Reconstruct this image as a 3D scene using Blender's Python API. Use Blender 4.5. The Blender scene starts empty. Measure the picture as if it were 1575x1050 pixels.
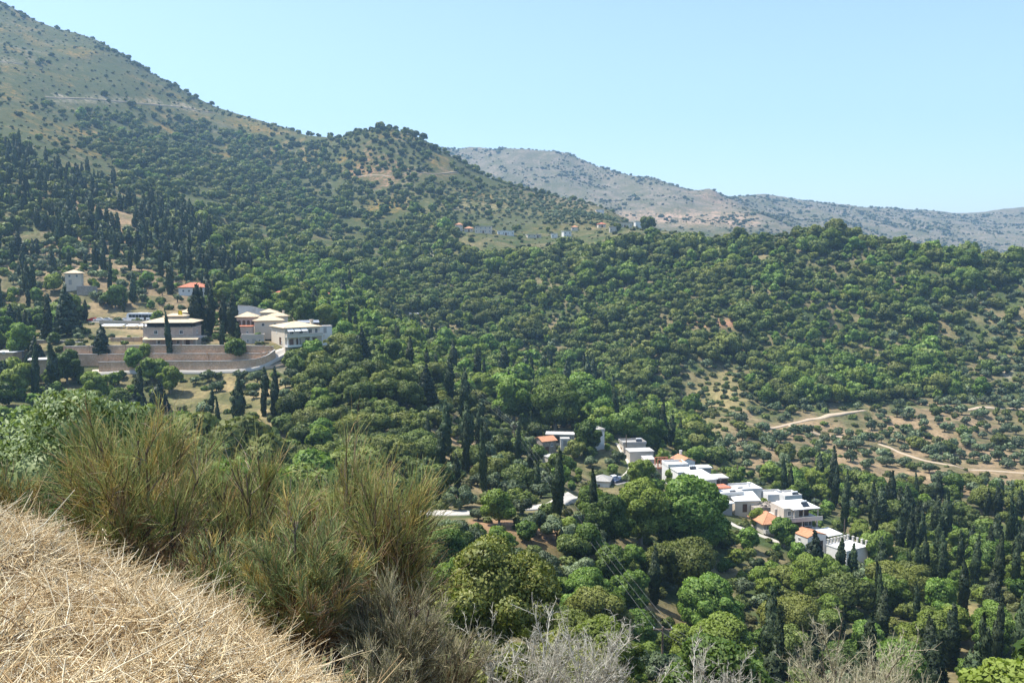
import bpy, math, random
import numpy as np
from mathutils import Vector, Matrix

# ---------------------------------------------------------------- camera, sky, sun, exposure
SC = bpy.context.scene
COL = SC.collection
FPX = 1364.0                       # focal length in photograph pixels (1575 wide)
HORIZON = 400.0                    # row of eye level in the photograph
PITCH = math.atan((525.0 - HORIZON) / FPX)
cam_data = bpy.data.cameras.new('camera')
cam_data.sensor_width = 36.0
cam_data.lens = FPX / 1575.0 * 36.0
cam_data.clip_start = 0.05
cam_data.clip_end = 20000.0
cam = bpy.data.objects.new('camera', cam_data)
COL.objects.link(cam)
cam.location = (0, 0, 0)
cam.rotation_euler = (math.pi / 2 - PITCH, 0, 0)
SC.camera = cam

SUN_ELEV = math.radians(63)
SUN_AZ = math.radians(-82)          # measured from +Y (view direction), negative = left
world = bpy.data.worlds.new('World')
SC.world = world
world.use_nodes = True
wn = world.node_tree
wn.nodes.clear()
sky = wn.nodes.new('ShaderNodeTexSky')
sky.sky_type = 'NISHITA'
sky.sun_disc = False
sky.sun_elevation = SUN_ELEV
sky.sun_rotation = SUN_AZ
sky.altitude = 500
sky.air_density = 1.0
sky.dust_density = 2.0
sky.ozone_density = 1.2
bg = wn.nodes.new('ShaderNodeBackground')
bg.inputs['Strength'].default_value = 0.15
wo = wn.nodes.new('ShaderNodeOutputWorld')
wn.links.new(sky.outputs[0], bg.inputs['Color'])
wn.links.new(bg.outputs[0], wo.inputs['Surface'])

sun_data = bpy.data.lights.new('sun', 'SUN')
sun_data.energy = 4.5
sun_data.angle = math.radians(0.53)
sun_data.color = (1.0, 0.95, 0.86)
sun = bpy.data.objects.new('sun', sun_data)
COL.objects.link(sun)
S = Vector((math.sin(SUN_AZ) * math.cos(SUN_ELEV), math.cos(SUN_AZ) * math.cos(SUN_ELEV), math.sin(SUN_ELEV)))
sun.rotation_euler = S.to_track_quat('Z', 'Y').to_euler()
sun.location = S * 900

SC.view_settings.view_transform = 'Standard'
SC.view_settings.look = 'None'
SC.view_settings.gamma = 1.0
SC.view_settings.exposure = 0.84
SC.view_settings.use_curve_mapping = False
SC.render.engine = 'CYCLES'
cy = SC.cycles
cy.max_bounces = 5
cy.diffuse_bounces = 3
cy.glossy_bounces = 2
cy.transmission_bounces = 3
cy.transparent_max_bounces = 6
cy.volume_bounces = 1
cy.caustics_reflective = False
cy.caustics_refractive = False

# ---------------------------------------------------------------- helpers
RNG = np.random.default_rng(11)
CP, SP = math.cos(PITCH), math.sin(PITCH)


def at(u, v, d):
    """world point seen at photograph pixel (u, v) at depth d along +Y"""
    xc = (u - 787.5) / FPX
    yc = (525.0 - v) / FPX
    dy = CP + yc * SP
    k = d / dy
    return np.array([xc * k, d, (-SP + yc * CP) * k])


def project(x, y, z):
    x, y, z = np.asarray(x, float), np.asarray(y, float), np.asarray(z, float)
    dep = np.maximum(y * CP - z * SP, 1e-3)
    up = y * SP + z * CP
    return 787.5 + FPX * x / dep, 525.0 - FPX * up / dep


def tag(o, label=None, cat=None, group=None, kind=None):
    if label: o['label'] = label
    if cat: o['category'] = cat
    if group: o['group'] = group
    if kind: o['kind'] = kind
    return o


def empty(name, loc=(0, 0, 0), rz=0.0, scale=1.0):
    o = bpy.data.objects.new(name, None)
    COL.objects.link(o)
    o.location = loc
    o.rotation_euler = (0, 0, rz)
    o.scale = (scale, scale, scale)
    o.empty_display_size = 0.5
    return o


def link(name, me, parent=None):
    o = bpy.data.objects.new(name, me)
    COL.objects.link(o)
    if parent is not None:
        o.parent = parent
    return o


def np_mesh(name, verts, quads=None, tris=None, mat=None, smooth=False, normals=None):
    """fast mesh from arrays"""
    verts = np.asarray(verts, np.float32).reshape(-1, 3)
    me = bpy.data.meshes.new(name)
    nq = 0 if quads is None else len(quads)
    nt = 0 if tris is None else len(tris)
    me.vertices.add(len(verts))
    me.vertices.foreach_set('co', verts.ravel())
    loops = []
    if nq: loops.append(np.asarray(quads, np.int32).ravel())
    if nt: loops.append(np.asarray(tris, np.int32).ravel())
    li = np.concatenate(loops)
    me.loops.add(len(li))
    me.loops.foreach_set('vertex_index', li)
    me.polygons.add(nq + nt)
    starts = np.concatenate([np.arange(nq) * 4, nq * 4 + np.arange(nt) * 3]).astype(np.int32)
    me.polygons.foreach_set('loop_start', starts)
    me.update(calc_edges=True)
    if smooth:
        me.polygons.foreach_set('use_smooth', np.ones(nq + nt, bool))
    if normals is not None:
        me.polygons.foreach_set('use_smooth', np.ones(nq + nt, bool))
        me.normals_split_custom_set_from_vertices(np.asarray(normals, np.float32))
    if mat is not None:
        me.materials.append(mat)
    return me


class MB:
    """collects simple solids into one mesh"""
    def __init__(self):
        self.v, self.f = [], []

    def quad(self, *p):
        n = len(self.v)
        self.v += [tuple(q) for q in p]
        self.f.append(tuple(range(n, n + len(p))))
        return self

    def box(self, x0, x1, y0, y1, z0, z1, top=None):
        """axis box; top=(sx,sy) shrinks the top face about its centre"""
        n = len(self.v)
        cx, cy_ = (x0 + x1) / 2, (y0 + y1) / 2
        sx, sy = top if top else (1, 1)
        for z, kx, ky in ((z0, 1, 1), (z1, sx, sy)):
            for x, y in ((x0, y0), (x1, y0), (x1, y1), (x0, y1)):
                self.v.append((cx + (x - cx) * kx, cy_ + (y - cy_) * ky, z))
        for f in ((3, 2, 1, 0), (4, 5, 6, 7), (0, 1, 5, 4), (1, 2, 6, 5), (2, 3, 7, 6), (3, 0, 4, 7)):
            self.f.append(tuple(n + i for i in f))
        return self

    def tube(self, pts, radii, n=6, cap=True):
        """tapered tube through points"""
        pts = [Vector(p) for p in pts]
        base = len(self.v)
        for i, p in enumerate(pts):
            t = (pts[min(i + 1, len(pts) - 1)] - pts[max(i - 1, 0)]).normalized()
            a = Vector((0, 0, 1)) if abs(t.z) < 0.9 else Vector((1, 0, 0))
            e1 = t.cross(a).normalized()
            e2 = t.cross(e1)
            r = radii[i] if hasattr(radii, '__len__') else radii
            for k in range(n):
                c = 2 * math.pi * k / n
                self.v.append(tuple(p + e1 * (r * math.cos(c)) + e2 * (r * math.sin(c))))
        for i in range(len(pts) - 1):
            for k in range(n):
                a0, a1 = base + i * n + k, base + i * n + (k + 1) % n
                self.f.append((a0, a1, a1 + n, a0 + n))
        if cap:
            self.f.append(tuple(base + k for k in range(n))[::-1])
            e = base + (len(pts) - 1) * n
            self.f.append(tuple(e + k for k in range(n)))
        return self

    def prism(self, poly, axis, a0, a1):
        """extrude a 2D polygon: axis 'x' (poly in y,z) or 'y' (poly in x,z) or 'z' (poly in x,y)"""
        n = len(self.v)
        m = len(poly)
        for a in (a0, a1):
            for p, q in poly:
                self.v.append({'x': (a, p, q), 'y': (p, a, q), 'z': (p, q, a)}[axis])
        self.f.append(tuple(range(n, n + m))[::-1])
        self.f.append(tuple(range(n + m, n + 2 * m)))
        for i in range(m):
            j = (i + 1) % m
            self.f.append((n + i, n + j, n + m + j, n + m + i))
        return self

    def mesh(self, name, mat, smooth=False):
        me = bpy.data.meshes.new(name)
        me.from_pydata(self.v, [], self.f)
        if mat is not None: me.materials.append(mat)
        import bmesh
        bm = bmesh.new(); bm.from_mesh(me)
        bmesh.ops.recalc_face_normals(bm, faces=bm.faces)
        bm.to_mesh(me); bm.free()
        if smooth:
            for p in me.polygons: p.use_smooth = True
        return me

    def build(self, name, mat, parent=None, smooth=False):
        return link(name, self.mesh(name, mat, smooth), parent)


# ---------------------------------------------------------------- numpy value noise
def _hash(ix, iy, seed):
    h = (ix.astype(np.int64) * 374761393 + iy.astype(np.int64) * 668265263 + seed * 974634541) & 0xFFFFFFFF
    h = ((h ^ (h >> 13)) * 1274126177) & 0xFFFFFFFF
    h = h ^ (h >> 16)
    return (h & 0xFFFF) / 65535.0


def vnoise(x, y, seed=0):
    x, y = np.asarray(x, float), np.asarray(y, float)
    ix, iy = np.floor(x), np.floor(y)
    fx, fy = x - ix, y - iy
    fx, fy = fx * fx * (3 - 2 * fx), fy * fy * (3 - 2 * fy)
    a, b = _hash(ix, iy, seed), _hash(ix + 1, iy, seed)
    c, d = _hash(ix, iy + 1, seed), _hash(ix + 1, iy + 1, seed)
    return (a * (1 - fx) + b * fx) * (1 - fy) + (c * (1 - fx) + d * fx) * fy


def fbm(x, y, seed=0, octv=4):
    s, a, t = 0.0, 1.0, 0.0
    for k in range(octv):
        s = s + a * (vnoise(x * 2 ** k + 17.3 * k, y * 2 ** k - 9.1 * k, seed + k) - 0.5)
        t += a
        a *= 0.5
    return s / t


def in_poly(u, v, poly):
    u, v = np.asarray(u, float), np.asarray(v, float)
    ins = np.zeros(u.shape, bool)
    n = len(poly)
    for i in range(n):
        x1, y1 = poly[i]
        x2, y2 = poly[(i + 1) % n]
        if y1 == y2: continue
        c = ((y1 > v) != (y2 > v)) & (u < (x2 - x1) * (v - y1) / (y2 - y1) + x1)
        ins ^= c
    return ins


def seg_dist(u, v, line):
    """distance in the plane to a polyline"""
    best = np.full(np.shape(u), 1e9)
    for (x1, y1), (x2, y2) in zip(line[:-1], line[1:]):
        dx, dy = x2 - x1, y2 - y1
        t = np.clip(((u - x1) * dx + (v - y1) * dy) / (dx * dx + dy * dy), 0, 1)
        best = np.minimum(best, np.hypot(u - x1 - t * dx, v - y1 - t * dy))
    return best

# ---------------------------------------------------------------- terrain: contour lines of the place (seen at u, v, at depth d)
FEATURES = [
    [(-600, 1060, 3), (0, 1070, 3), (300, 1090, 3), (600, 1150, 3), (900, 1180, 3), (1575, 1230, 3), (2200, 1250, 3)],
    [(-600, 800, 6.5), (0, 812, 6.2), (100, 846, 6.0), (200, 892, 5.7), (300, 938, 5.4), (400, 988, 5.1), (500, 1050, 4.8),
     (600, 1110, 4.6), (800, 1160, 4.6), (1200, 1200, 4.6), (1575, 1230, 4.6), (2200, 1250, 4.6)],
    [(-600, 890, 9), (0, 905, 9), (200, 960, 9), (400, 1040, 8.6), (600, 1100, 8.4), (800, 1140, 8.4), (1200, 1200, 8.4),
     (1575, 1210, 8.4), (2200, 1220, 8.4)],
    [(-600, 900, 45), (0, 920, 45), (300, 960, 45), (500, 1000, 45), (700, 1010, 45), (800, 1020, 45), (950, 1090, 48),
     (1200, 1220, 52), (1575, 1230, 52), (2200, 1230, 52)],
    [(-600, 860, 110), (0, 850, 115), (400, 850, 115), (600, 855, 115), (750, 880, 112), (900, 960, 110), (1000, 1020, 112),
     (1100, 1045, 115), (1300, 1060, 120), (1575, 1050, 120), (2200, 1050, 120)],
    [(-600, 780, 150), (0, 770, 150), (330, 763, 150), (600, 792, 150), (720, 791, 150), (850, 786, 155), (950, 850, 150),
     (1050, 900, 150), (1150, 930, 150), (1300, 950, 150), (1575, 940, 150), (2200, 940, 150)],
    [(-600, 680, 210), (0, 680, 210), (300, 680, 215), (450, 690, 215), (600, 690, 205), (700, 720, 200), (800, 740, 205),
     (860, 725, 225), (920, 750, 222), (980, 740, 228), (1060, 768, 218), (1130, 800, 210), (1220, 834, 203), (1330, 868, 196),
     (1450, 870, 196), (1575, 860, 200), (2200, 860, 200)],
    [(-600, 620, 250), (0, 610, 255), (300, 625, 255), (450, 610, 255), (560, 600, 255), (640, 625, 250), (720, 660, 255),
     (830, 682, 265), (930, 672, 265), (1000, 702, 265), (1100, 728, 260), (1200, 750, 255), (1330, 790, 245), (1450, 790, 245),
     (1575, 790, 245), (2200, 790, 245)],
    [(-600, 580, 283), (0, 578, 283), (130, 573, 283), (300, 571, 283), (420, 569, 284), (470, 556, 290), (560, 570, 290),
     (640, 585, 290), (720, 620, 300), (830, 640, 310), (930, 645, 310), (1000, 660, 305), (1100, 685, 300), (1200, 700, 300),
     (1330, 730, 290), (1450, 735, 290), (1575, 740, 290), (2200, 740, 290)],
    [(-600, 540, 291), (0, 545, 291), (130, 536, 290.5), (300, 532, 290.5), (420, 533, 291), (470, 538, 296), (520, 550, 305),
     (560, 560, 310), (640, 575, 310), (720, 600, 325), (830, 620, 335), (930, 630, 330), (1000, 645, 322), (1100, 670, 318),
     (1200, 688, 315), (1330, 712, 305), (1575, 725, 305), (2200, 725, 305)],
    [(-600, 525, 312), (0, 527, 312), (130, 514, 312), (300, 520, 312), (440, 521, 314), (480, 528, 318), (560, 548, 335),
     (640, 563, 335), (720, 585, 345), (830, 605, 355), (930, 612, 350), (1000, 630, 342), (1100, 650, 338), (1200, 668, 335),
     (1330, 690, 328), (1575, 710, 325), (2200, 710, 325)],
    [(-600, 490, 350), (0, 497, 350), (150, 495, 350), (240, 494, 350), (300, 492, 350), (440, 490, 355), (520, 508, 360),
     (600, 530, 370), (700, 548, 390), (830, 568, 400), (930, 580, 400), (1000, 600, 385), (1100, 612, 380), (1200, 630, 375),
     (1330, 640, 370), (1450, 650, 365), (1575, 670, 360), (2200, 670, 360)],
    [(-600, 440, 385), (0, 450, 385), (110, 440, 385), (300, 453, 390), (440, 470, 395), (520, 485, 410), (600, 505, 430),
     (700, 520, 450), (830, 535, 460), (930, 545, 455), (1000, 550, 440), (1100, 555, 435), (1200, 575, 425), (1330, 590, 420),
     (1450, 610, 410), (1575, 620, 405), (2200, 620, 405)],
    [(-600, 370, 450), (0, 390, 450), (150, 400, 450), (300, 415, 455), (440, 438, 470), (520, 455, 480), (600, 470, 500),
     (700, 485, 515), (830, 480, 520), (930, 475, 510), (1000, 480, 500), (1100, 490, 490), (1200, 510, 480), (1330, 530, 475),
     (1450, 540, 465), (1575, 550, 455), (2200, 550, 455)],
    [(-600, 260, 530), (0, 300, 530), (150, 330, 530), (300, 360, 540), (440, 400, 560), (520, 415, 570), (600, 425, 590),
     (700, 430, 590), (830, 420, 590), (930, 412, 580), (1000, 412, 570), (1100, 417, 560), (1200, 427, 540), (1330, 442, 525),
     (1450, 457, 515), (1575, 470, 500), (2200, 480, 500)],
    [(-600, 170, 640), (0, 230, 640), (150, 280, 640), (300, 325, 645), (440, 365, 660), (520, 385, 670), (600, 390, 680),
     (700, 370, 680), (740, 362, 690), (830, 370, 690), (900, 364, 680), (960, 354, 680), (1010, 355, 670), (1100, 366, 650),
     (1180, 362, 630), (1250, 361, 610), (1330, 373, 590), (1400, 387, 570), (1475, 399, 560), (1575, 411, 550), (2200, 440, 550)],
    [(-600, 60, 800), (0, 170, 800), (150, 230, 800), (300, 280, 800), (440, 320, 800), (520, 330, 800), (600, 330, 800),
     (700, 335, 790), (740, 338, 790), (830, 338, 800), (900, 340, 790), (960, 346, 770), (1010, 360, 760), (1100, 385, 760),
     (1250, 400, 740), (1400, 425, 720), (1575, 450, 720), (2200, 470, 720)],
    [(-600, -60, 1000), (0, 100, 1000), (150, 160, 1000), (300, 225, 1000), (400, 255, 1000), (480, 268, 980), (540, 268, 960),
     (590, 262, 950), (640, 265, 940), (690, 280, 930), (740, 295, 920), (800, 306, 920), (860, 318, 920), (940, 338, 900),
     (1010, 375, 900), (1100, 400, 900), (1575, 450, 900), (2200, 470, 900)],
    [(-600, -190, 1350), (-200, -60, 1350), (0, 5, 1350), (60, 36, 1330), (155, 66, 1300), (250, 122, 1280), (330, 166, 1260),
     (420, 190, 1230), (480, 207, 1150), (540, 210, 1080), (590, 202, 1050), (640, 216, 1050), (690, 243, 1050), (740, 270, 1050),
     (800, 292, 1050), (860, 305, 1050), (940, 331, 1030), (1010, 375, 1000), (1100, 410, 1000), (1575, 455, 1000), (2200, 470, 1000)],
    [(-600, -150, 1700), (0, 60, 1700), (300, 220, 1700), (480, 280, 1600), (690, 330, 1500), (860, 350, 1450), (1000, 365, 1400),
     (1100, 370, 1350), (1250, 392, 1350), (1575, 430, 1350), (2200, 430, 1350)],
    [(-600, -100, 2000), (0, 90, 2000), (480, 250, 2000), (690, 290, 1900), (860, 318, 1750), (960, 330, 1700), (1050, 330, 1680),
     (1150, 331, 1700), (1250, 347, 1800), (1400, 362, 1900), (1575, 380, 1900), (2200, 380, 1900)],
    [(-600, -50, 2400), (0, 100, 2400), (480, 235, 2300), (690, 262, 2150), (860, 282, 2050), (960, 302, 1950), (1050, 308, 1850),
     (1120, 318, 1900), (1250, 328, 2150), (1400, 340, 2300), (1575, 350, 2300), (2200, 350, 2300)],
    [(-600, 0, 2900), (0, 110, 2900), (480, 228, 2700), (600, 226, 2600), (680, 226, 2500), (735, 227, 2450), (800, 229, 2400),
     (850, 232, 2350), (900, 250, 2300), (960, 268, 2200), (1010, 278, 2150), (1070, 290, 2050), (1095, 293, 2020), (1122, 305, 2100),
     (1160, 299, 2400), (1200, 302, 2500), (1250, 310, 2550), (1320, 316, 2600), (1420, 321, 2650), (1500, 328, 2700),
     (1575, 318, 2800), (1800, 310, 2800), (2200, 300, 2800)],
    [(-600, 430, 4200), (700, 430, 4200), (2200, 430, 4200)],
]


def pchip_slopes(x, y):
    """monotone slopes, x and y of shape (K, N)"""
    h = np.diff(x, axis=0)
    dl = np.diff(y, axis=0) / h
    m = np.zeros_like(y)
    w1 = 2 * h[1:] + h[:-1]
    w2 = h[1:] + 2 * h[:-1]
    with np.errstate(divide='ignore', invalid='ignore'):
        mi = (w1 + w2) / (w1 / dl[:-1] + w2 / dl[1:])
    m[1:-1] = np.where(dl[:-1] * dl[1:] > 0, mi, 0)
    m[0], m[-1] = dl[0], dl[-1]
    return m


def pchip1(xk, yk, x):
    xk, yk = np.asarray(xk, float)[:, None], np.asarray(yk, float)[:, None]
    m = pchip_slopes(xk, yk)[:, 0]
    xk, yk = xk[:, 0], yk[:, 0]
    x = np.clip(x, xk[0], xk[-1])
    i = np.clip(np.searchsorted(xk, x) - 1, 0, len(xk) - 2)
    h = xk[i + 1] - xk[i]
    t = (x - xk[i]) / h
    return (yk[i] * (1 + 2 * t) * (1 - t) ** 2 + m[i] * h * t * (1 - t) ** 2
            + yk[i + 1] * t * t * (3 - 2 * t) + m[i + 1] * h * t * t * (t - 1))


T0, T1, NT = -0.86, 0.86, 1900
S0, S1, NS = math.log(0.5), math.log(4300.0), 3200
TH = np.linspace(T0, T1, NT)
SS = np.linspace(S0, S1, NS)


def build_table():
    lr, el = [np.full(NT, math.log(0.5))], [np.full(NT, -1.5 / 0.5)]
    for ft in FEATURES:
        p = np.array([at(*q) for q in ft])
        th = np.arctan2(p[:, 0], p[:, 1])
        r = np.hypot(p[:, 0], p[:, 1])
        lr.append(pchip1(th, np.log(r), TH))
        el.append(pchip1(th, p[:, 2] / r, TH))
    lr, el = np.array(lr), np.array(el)
    for k in range(1, len(lr)):
        lr[k] = np.maximum(lr[k], lr[k - 1] + 0.004)
    m = pchip_slopes(lr, el)
    tab = np.empty((NT, NS), np.float32)
    for j in range(NT):
        x = np.clip(SS, lr[0, j], lr[-1, j])
        i = np.clip(np.searchsorted(lr[:, j], x) - 1, 0, len(lr) - 2)
        h = lr[i + 1, j] - lr[i, j]
        t = (x - lr[i, j]) / h
        e = (el[i, j] * (1 + 2 * t) * (1 - t) ** 2 + m[i, j] * h * t * (1 - t) ** 2
             + el[i + 1, j] * t * t * (3 - 2 * t) + m[i + 1, j] * h * t * t * (t - 1))
        tab[j] = e * np.exp(SS)
    return tab


TAB = build_table()

TERRACES = [([(-50, 250), (120, 300), (330, 420), (340, 490), (-50, 490)], 2.6),
            ([(265, 575), (430, 572), (420, 670), (270, 670)], 1.6),
            ([(1050, 600), (1200, 560), (1600, 560), (1600, 770), (1330, 760), (1100, 720)], 2.0)]
BUILT = [([(120, 500), (500, 500), (520, 575), (120, 578)], 278, 330), ([(130, 478), (250, 478), (250, 505), (130, 505)], 330, 372)]


def smooth01(a, b, x):
    t = np.clip((x - a) / (b - a), 0, 1)
    return t * t * (3 - 2 * t)


RAVINES = [([(620, 470, 492), (720, 520, 450), (850, 545, 446), (930, 590, 392), (990, 625, 350)], 9.0, 20.0),
           ([(1150, 530, 462), (1090, 570, 418), (1040, 610, 372), (1005, 650, 320)], 6.0, 13.0),
           ([(1330, 440, 525), (1290, 500, 490), (1240, 560, 440), (1200, 600, 402)], 5.0, 15.0),
           ([(980, 405, 585), (930, 450, 545), (880, 500, 500)], 6.0, 18.0),
           ([(330, 330, 640), (420, 390, 560), (520, 440, 500)], 6.0, 20.0)]
RAVINES = [([tuple(at(*q)[:2]) for q in l], dp, w) for l, dp, w in RAVINES]


def H(x, y):
    """height of the land at world x, y"""
    x, y = np.asarray(x, float), np.asarray(y, float)
    th = np.arctan2(x, y)
    r = np.maximum(np.hypot(x, y), 0.5)
    ft = (np.clip(th, T0, T1) - T0) / (T1 - T0) * (NT - 1)
    fs = (np.clip(np.log(r), S0, S1) - S0) / (S1 - S0) * (NS - 1)
    i = np.clip(ft.astype(int), 0, NT - 2); a = ft - i
    j = np.clip(fs.astype(int), 0, NS - 2); b = fs - j
    z = (TAB[i, j] * (1 - a) + TAB[i + 1, j] * a) * (1 - b) + (TAB[i, j + 1] * (1 - a) + TAB[i + 1, j + 1] * a) * b
    # behind the photographer the land simply goes on as a gentle slope
    back = smooth01(1.3, 2.6, np.abs(th))
    z = z * (1 - back) + back * (-1.5 + 0.10 * r)
    u, v = project(x, np.maximum(y, 0.3), z)
    # relief
    built = np.zeros(np.shape(x), bool)
    for poly, d0, d1 in BUILT:
        built |= in_poly(u, v, poly) & (y > d0) & (y < d1)
    far = smooth01(600, 1100, r)
    mid = smooth01(60, 160, r) * (1 - far)
    nz = mid * 2.2 * fbm(x / 34.0, y / 34.0, 3, 4) + far * 16.0 * fbm(x / 130.0, y / 130.0, 7, 5)
    spur = smooth01(335, 400, r) * (1 - smooth01(540, 620, r))
    nz = nz + spur * 11.0 * fbm(x / 95.0 + 1.7, y / 120.0, 13, 3)
    sel = (r > 290) & (r < 680)
    if np.any(sel):
        cut = np.zeros(np.shape(x))
        for line, dp, w in RAVINES:
            cut[sel] += dp * np.exp(-(seg_dist(x[sel], y[sel], line) / w) ** 2)
        nz = nz - cut
    gul = np.abs(fbm(x / 210.0 + 3.1, y / 300.0, 21, 4))
    nz = nz + far * 26.0 * (0.10 - gul) * smooth01(700, 900, r)
    nz = nz + smooth01(1400, 1700, r) * (22.0 * fbm(x / 90.0, y / 160.0, 31, 5))
    nz = nz + (1 - smooth01(40, 80, r)) * (0.42 * fbm(x / 0.8, y / 0.9, 41, 4) * smooth01(1.5, 3, r))
    z = z + np.where(built, 0.0, nz)
    for poly, step in TERRACES:
        m = in_poly(u, v, poly) & (y > 150) & (y < 640) & ~built
        q = (z + 1.2 * fbm(x / 60, y / 60, 51, 2)) / step
        fq = q - np.floor(q)
        zt = z + (smooth01(0.62, 0.98, fq) - fq) * step * 0.85
        z = np.where(m, zt, z)
    return z


def ground_at(u, v, dmin=60.0, dmax=4000.0):
    """first point of the land seen at a pixel beyond dmin"""
    d = np.exp(np.linspace(math.log(dmin), math.log(dmax), 4000))
    p = at(u, v, 1.0)
    z = H(p[0] * d, d)
    below = p[2] * d <= z
    if below[0] or not below.any():
        k = 0 if below[0] else len(d) - 1
    else:
        k = int(np.argmax(below))
    return np.array([p[0] * d[k], d[k], z[k]])


def on_ground(x, y, dz=0.0):
    return np.array([x, y, float(H(np.array([x]), np.array([y]))[0]) + dz])


# ---- what covers the ground, by area of the photograph (true surface colours, no light in them)
C_EARTH = np.array([.335, .235, .150]); C_DRY = np.array([.330, .265, .125]); C_GREEN = np.array([.060, .085, .030])
C_SCRUB = np.array([.090, .090, .038]); C_ROCK = np.array([.270, .245, .210]); C_RED = np.array([.40, .215, .135])
C_PALE = np.array([.52, .43, .34]); C_LITTER = np.array([.24, .165, .090]); C_OCHRE = np.array([.230, .150, .042])

BARE = [  # polygons of bare earth or dry grass
    ([(-20, 405), (150, 395), (330, 430), (340, 480), (120, 480), (-20, 470)], C_EARTH * .8, .65, 300, 460),
    ([(70, 295), (210, 305), (240, 365), (200, 400), (40, 390)], C_EARTH * .85, .8, 400, 640),
    ([(230, 480), (330, 478), (420, 500), (240, 500)], C_EARTH, .6, 300, 400),
    ([(120, 470), (500, 480), (520, 540), (120, 560)], C_EARTH * .6 + C_DRY * .3, .7, 276, 374),
    ([(265, 572), (430, 570), (425, 600), (420, 670), (260, 660)], C_DRY * .6 + C_EARTH * .4, .55, 200, 300),
    ([(415, 540), (520, 536), (480, 556), (425, 572)], C_PALE, .9, 270, 320),
    ([(640, 655), (700, 640), (760, 700), (820, 780), (640, 780), (620, 700)], C_EARTH, .5, 150, 300),
    ([(720, 800), (860, 800), (870, 870), (740, 860)], C_RED, .5, 90, 160),
    ([(1060, 590), (1130, 560), (1160, 640), (1060, 680)], C_DRY, .45, 250, 460),
    ([(1120, 640), (1330, 632), (1575, 625), (1600, 780), (1380, 770), (1250, 740), (1130, 730)], C_EARTH * .9, .62, 240, 420),
    ([(1420, 470), (1600, 440), (1600, 620), (1500, 600), (1460, 540)], C_EARTH, .12, 350, 560),
    ([(1340, 445), (1385, 447), (1385, 459), (1340, 456)], C_PALE, 1., 400, 640),
    ([(1405, 480), (1425, 482), (1422, 489), (1403, 487)], C_PALE, 1., 380, 640),
    ([(1060, 493), (1142, 495), (1140, 503), (1060, 502)], C_RED, 1., 380, 640),
    ([(1515, 560), (1560, 562), (1552, 580), (1515, 572)], C_PALE, .9, 350, 500),
    ([(1200, 345), (1250, 348), (1245, 362), (1205, 360)], C_DRY, .9, 500, 720),
    ([(1280, 830), (1380, 850), (1370, 900), (1290, 880)], C_DRY, .8, 150, 240),
    ([(1460, 900), (1510, 950), (1500, 990), (1470, 950)], C_DRY, .8, 120, 240),
    ([(555, 238), (585, 232), (625, 260), (600, 300), (545, 275)], C_RED * .75, .6, 800, 1100),
    ([(530, 262), (700, 262), (700, 272), (530, 275)], C_RED, .5, 800, 1100),
    ([(640, 300), (800, 300), (950, 322), (940, 338), (800, 330), (640, 330)], C_DRY, .55, 700, 1040),
    ([(790, 290), (870, 300), (945, 325), (935, 331), (800, 304)], C_EARTH, .8, 800, 1100),
    ([(950, 327), (1090, 324), (1168, 330), (1165, 348), (1010, 346), (950, 335)], C_RED * .6 + C_PALE * .4, 1., 1300, 1900),
    ([(1070, 292), (1105, 292), (1140, 318), (1080, 320)], C_RED * .6 + C_ROCK * .4, .9, 1700, 2200),
    ([(80, 148), (215, 152), (215, 157), (80, 156)], C_PALE, .7, 700, 1350),
    ([(0, 90), (32, 92), (30, 100), (0, 98)], C_PALE, .7, 700, 1350),
    ([(225, 152), (320, 168), (318, 175), (225, 160)], C_PALE, .5, 700, 1350),
]


def ground_colour(x, y, z):
    u, v = project(x, np.maximum(y, 0.3), z)
    r = np.hypot(x, y)
    n1 = fbm(x / 40, y / 40, 61, 4) + 0.5
    n2 = fbm(x / 9, y / 9, 71, 4) + 0.5
    n3 = fbm(x / 120, y / 120, 81, 4) + 0.5
    c = np.empty(x.shape + (3,))
    g = smooth01(.30, .75, n2)[..., None]
    c[:] = C_GREEN * (1 - .45 * g) + C_EARTH * .45 * g               # wooded land: undergrowth with earth showing
    far = smooth01(640, 820, r)[..., None]
    o = smooth01(.50, .68, n1 * .6 + n2 * .4)[..., None]
    rk = smooth01(.55, .75, n2 * .5 + n3 * .5)[..., None]
    mt = C_SCRUB * (1 - o) + C_OCHRE * o
    mt = mt * (1 - .35 * rk) + C_ROCK * .35 * rk
    c = c * (1 - far) + mt * far
    ff = smooth01(1400, 1650, r)[..., None]
    fm = (C_ROCK * np.array([.86, .76, .70])) * (1 - o * .5) + C_SCRUB * o * .5
    c = c * (1 - ff) + fm * ff
    n4 = fbm(x / 4, y / 4, 75, 3)
    n5 = fbm(x / 17, y / 17, 77, 4)
    for poly, col, w, d0, d1 in BARE:
        k = 0.35 if col is C_PALE or col is C_RED or w >= .95 else 1.0
        m = 0.0
        for s in (-1.0, -.35, .35, 1.0):
            m = m + in_poly(u + (55 * n5 + 14 * s * (1 + n4)) * k, v + (30 * (n2 - .5) + 9 * s) * k, poly)
        m = m / 4 * ((y > d0) & (y < d1))
        t = (w * m * (0.45 + 0.55 * smooth01(.25, .6, n2)))[..., None]
        c = c * (1 - t) + col * t
    near = (1 - smooth01(7, 14, r))[..., None]
    c = c * (1 - near) + (C_LITTER * .75 * (.5 + 1.0 * (fbm(x / .5, y / .5, 171, 3) + .5)[..., None])) * near
    return np.concatenate([np.clip(c, 0, 1), (smooth01(560, 760, r) * (1 - .10 * smooth01(1400, 1600, r)))[..., None]], -1)


# ---------------------------------------------------------------- node material helpers
def new_mat(name):
    m = bpy.data.materials.new(name)
    m.use_nodes = True
    nt = m.node_tree
    nt.nodes.clear()
    out = nt.nodes.new('ShaderNodeOutputMaterial')
    return m, nt, out


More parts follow.
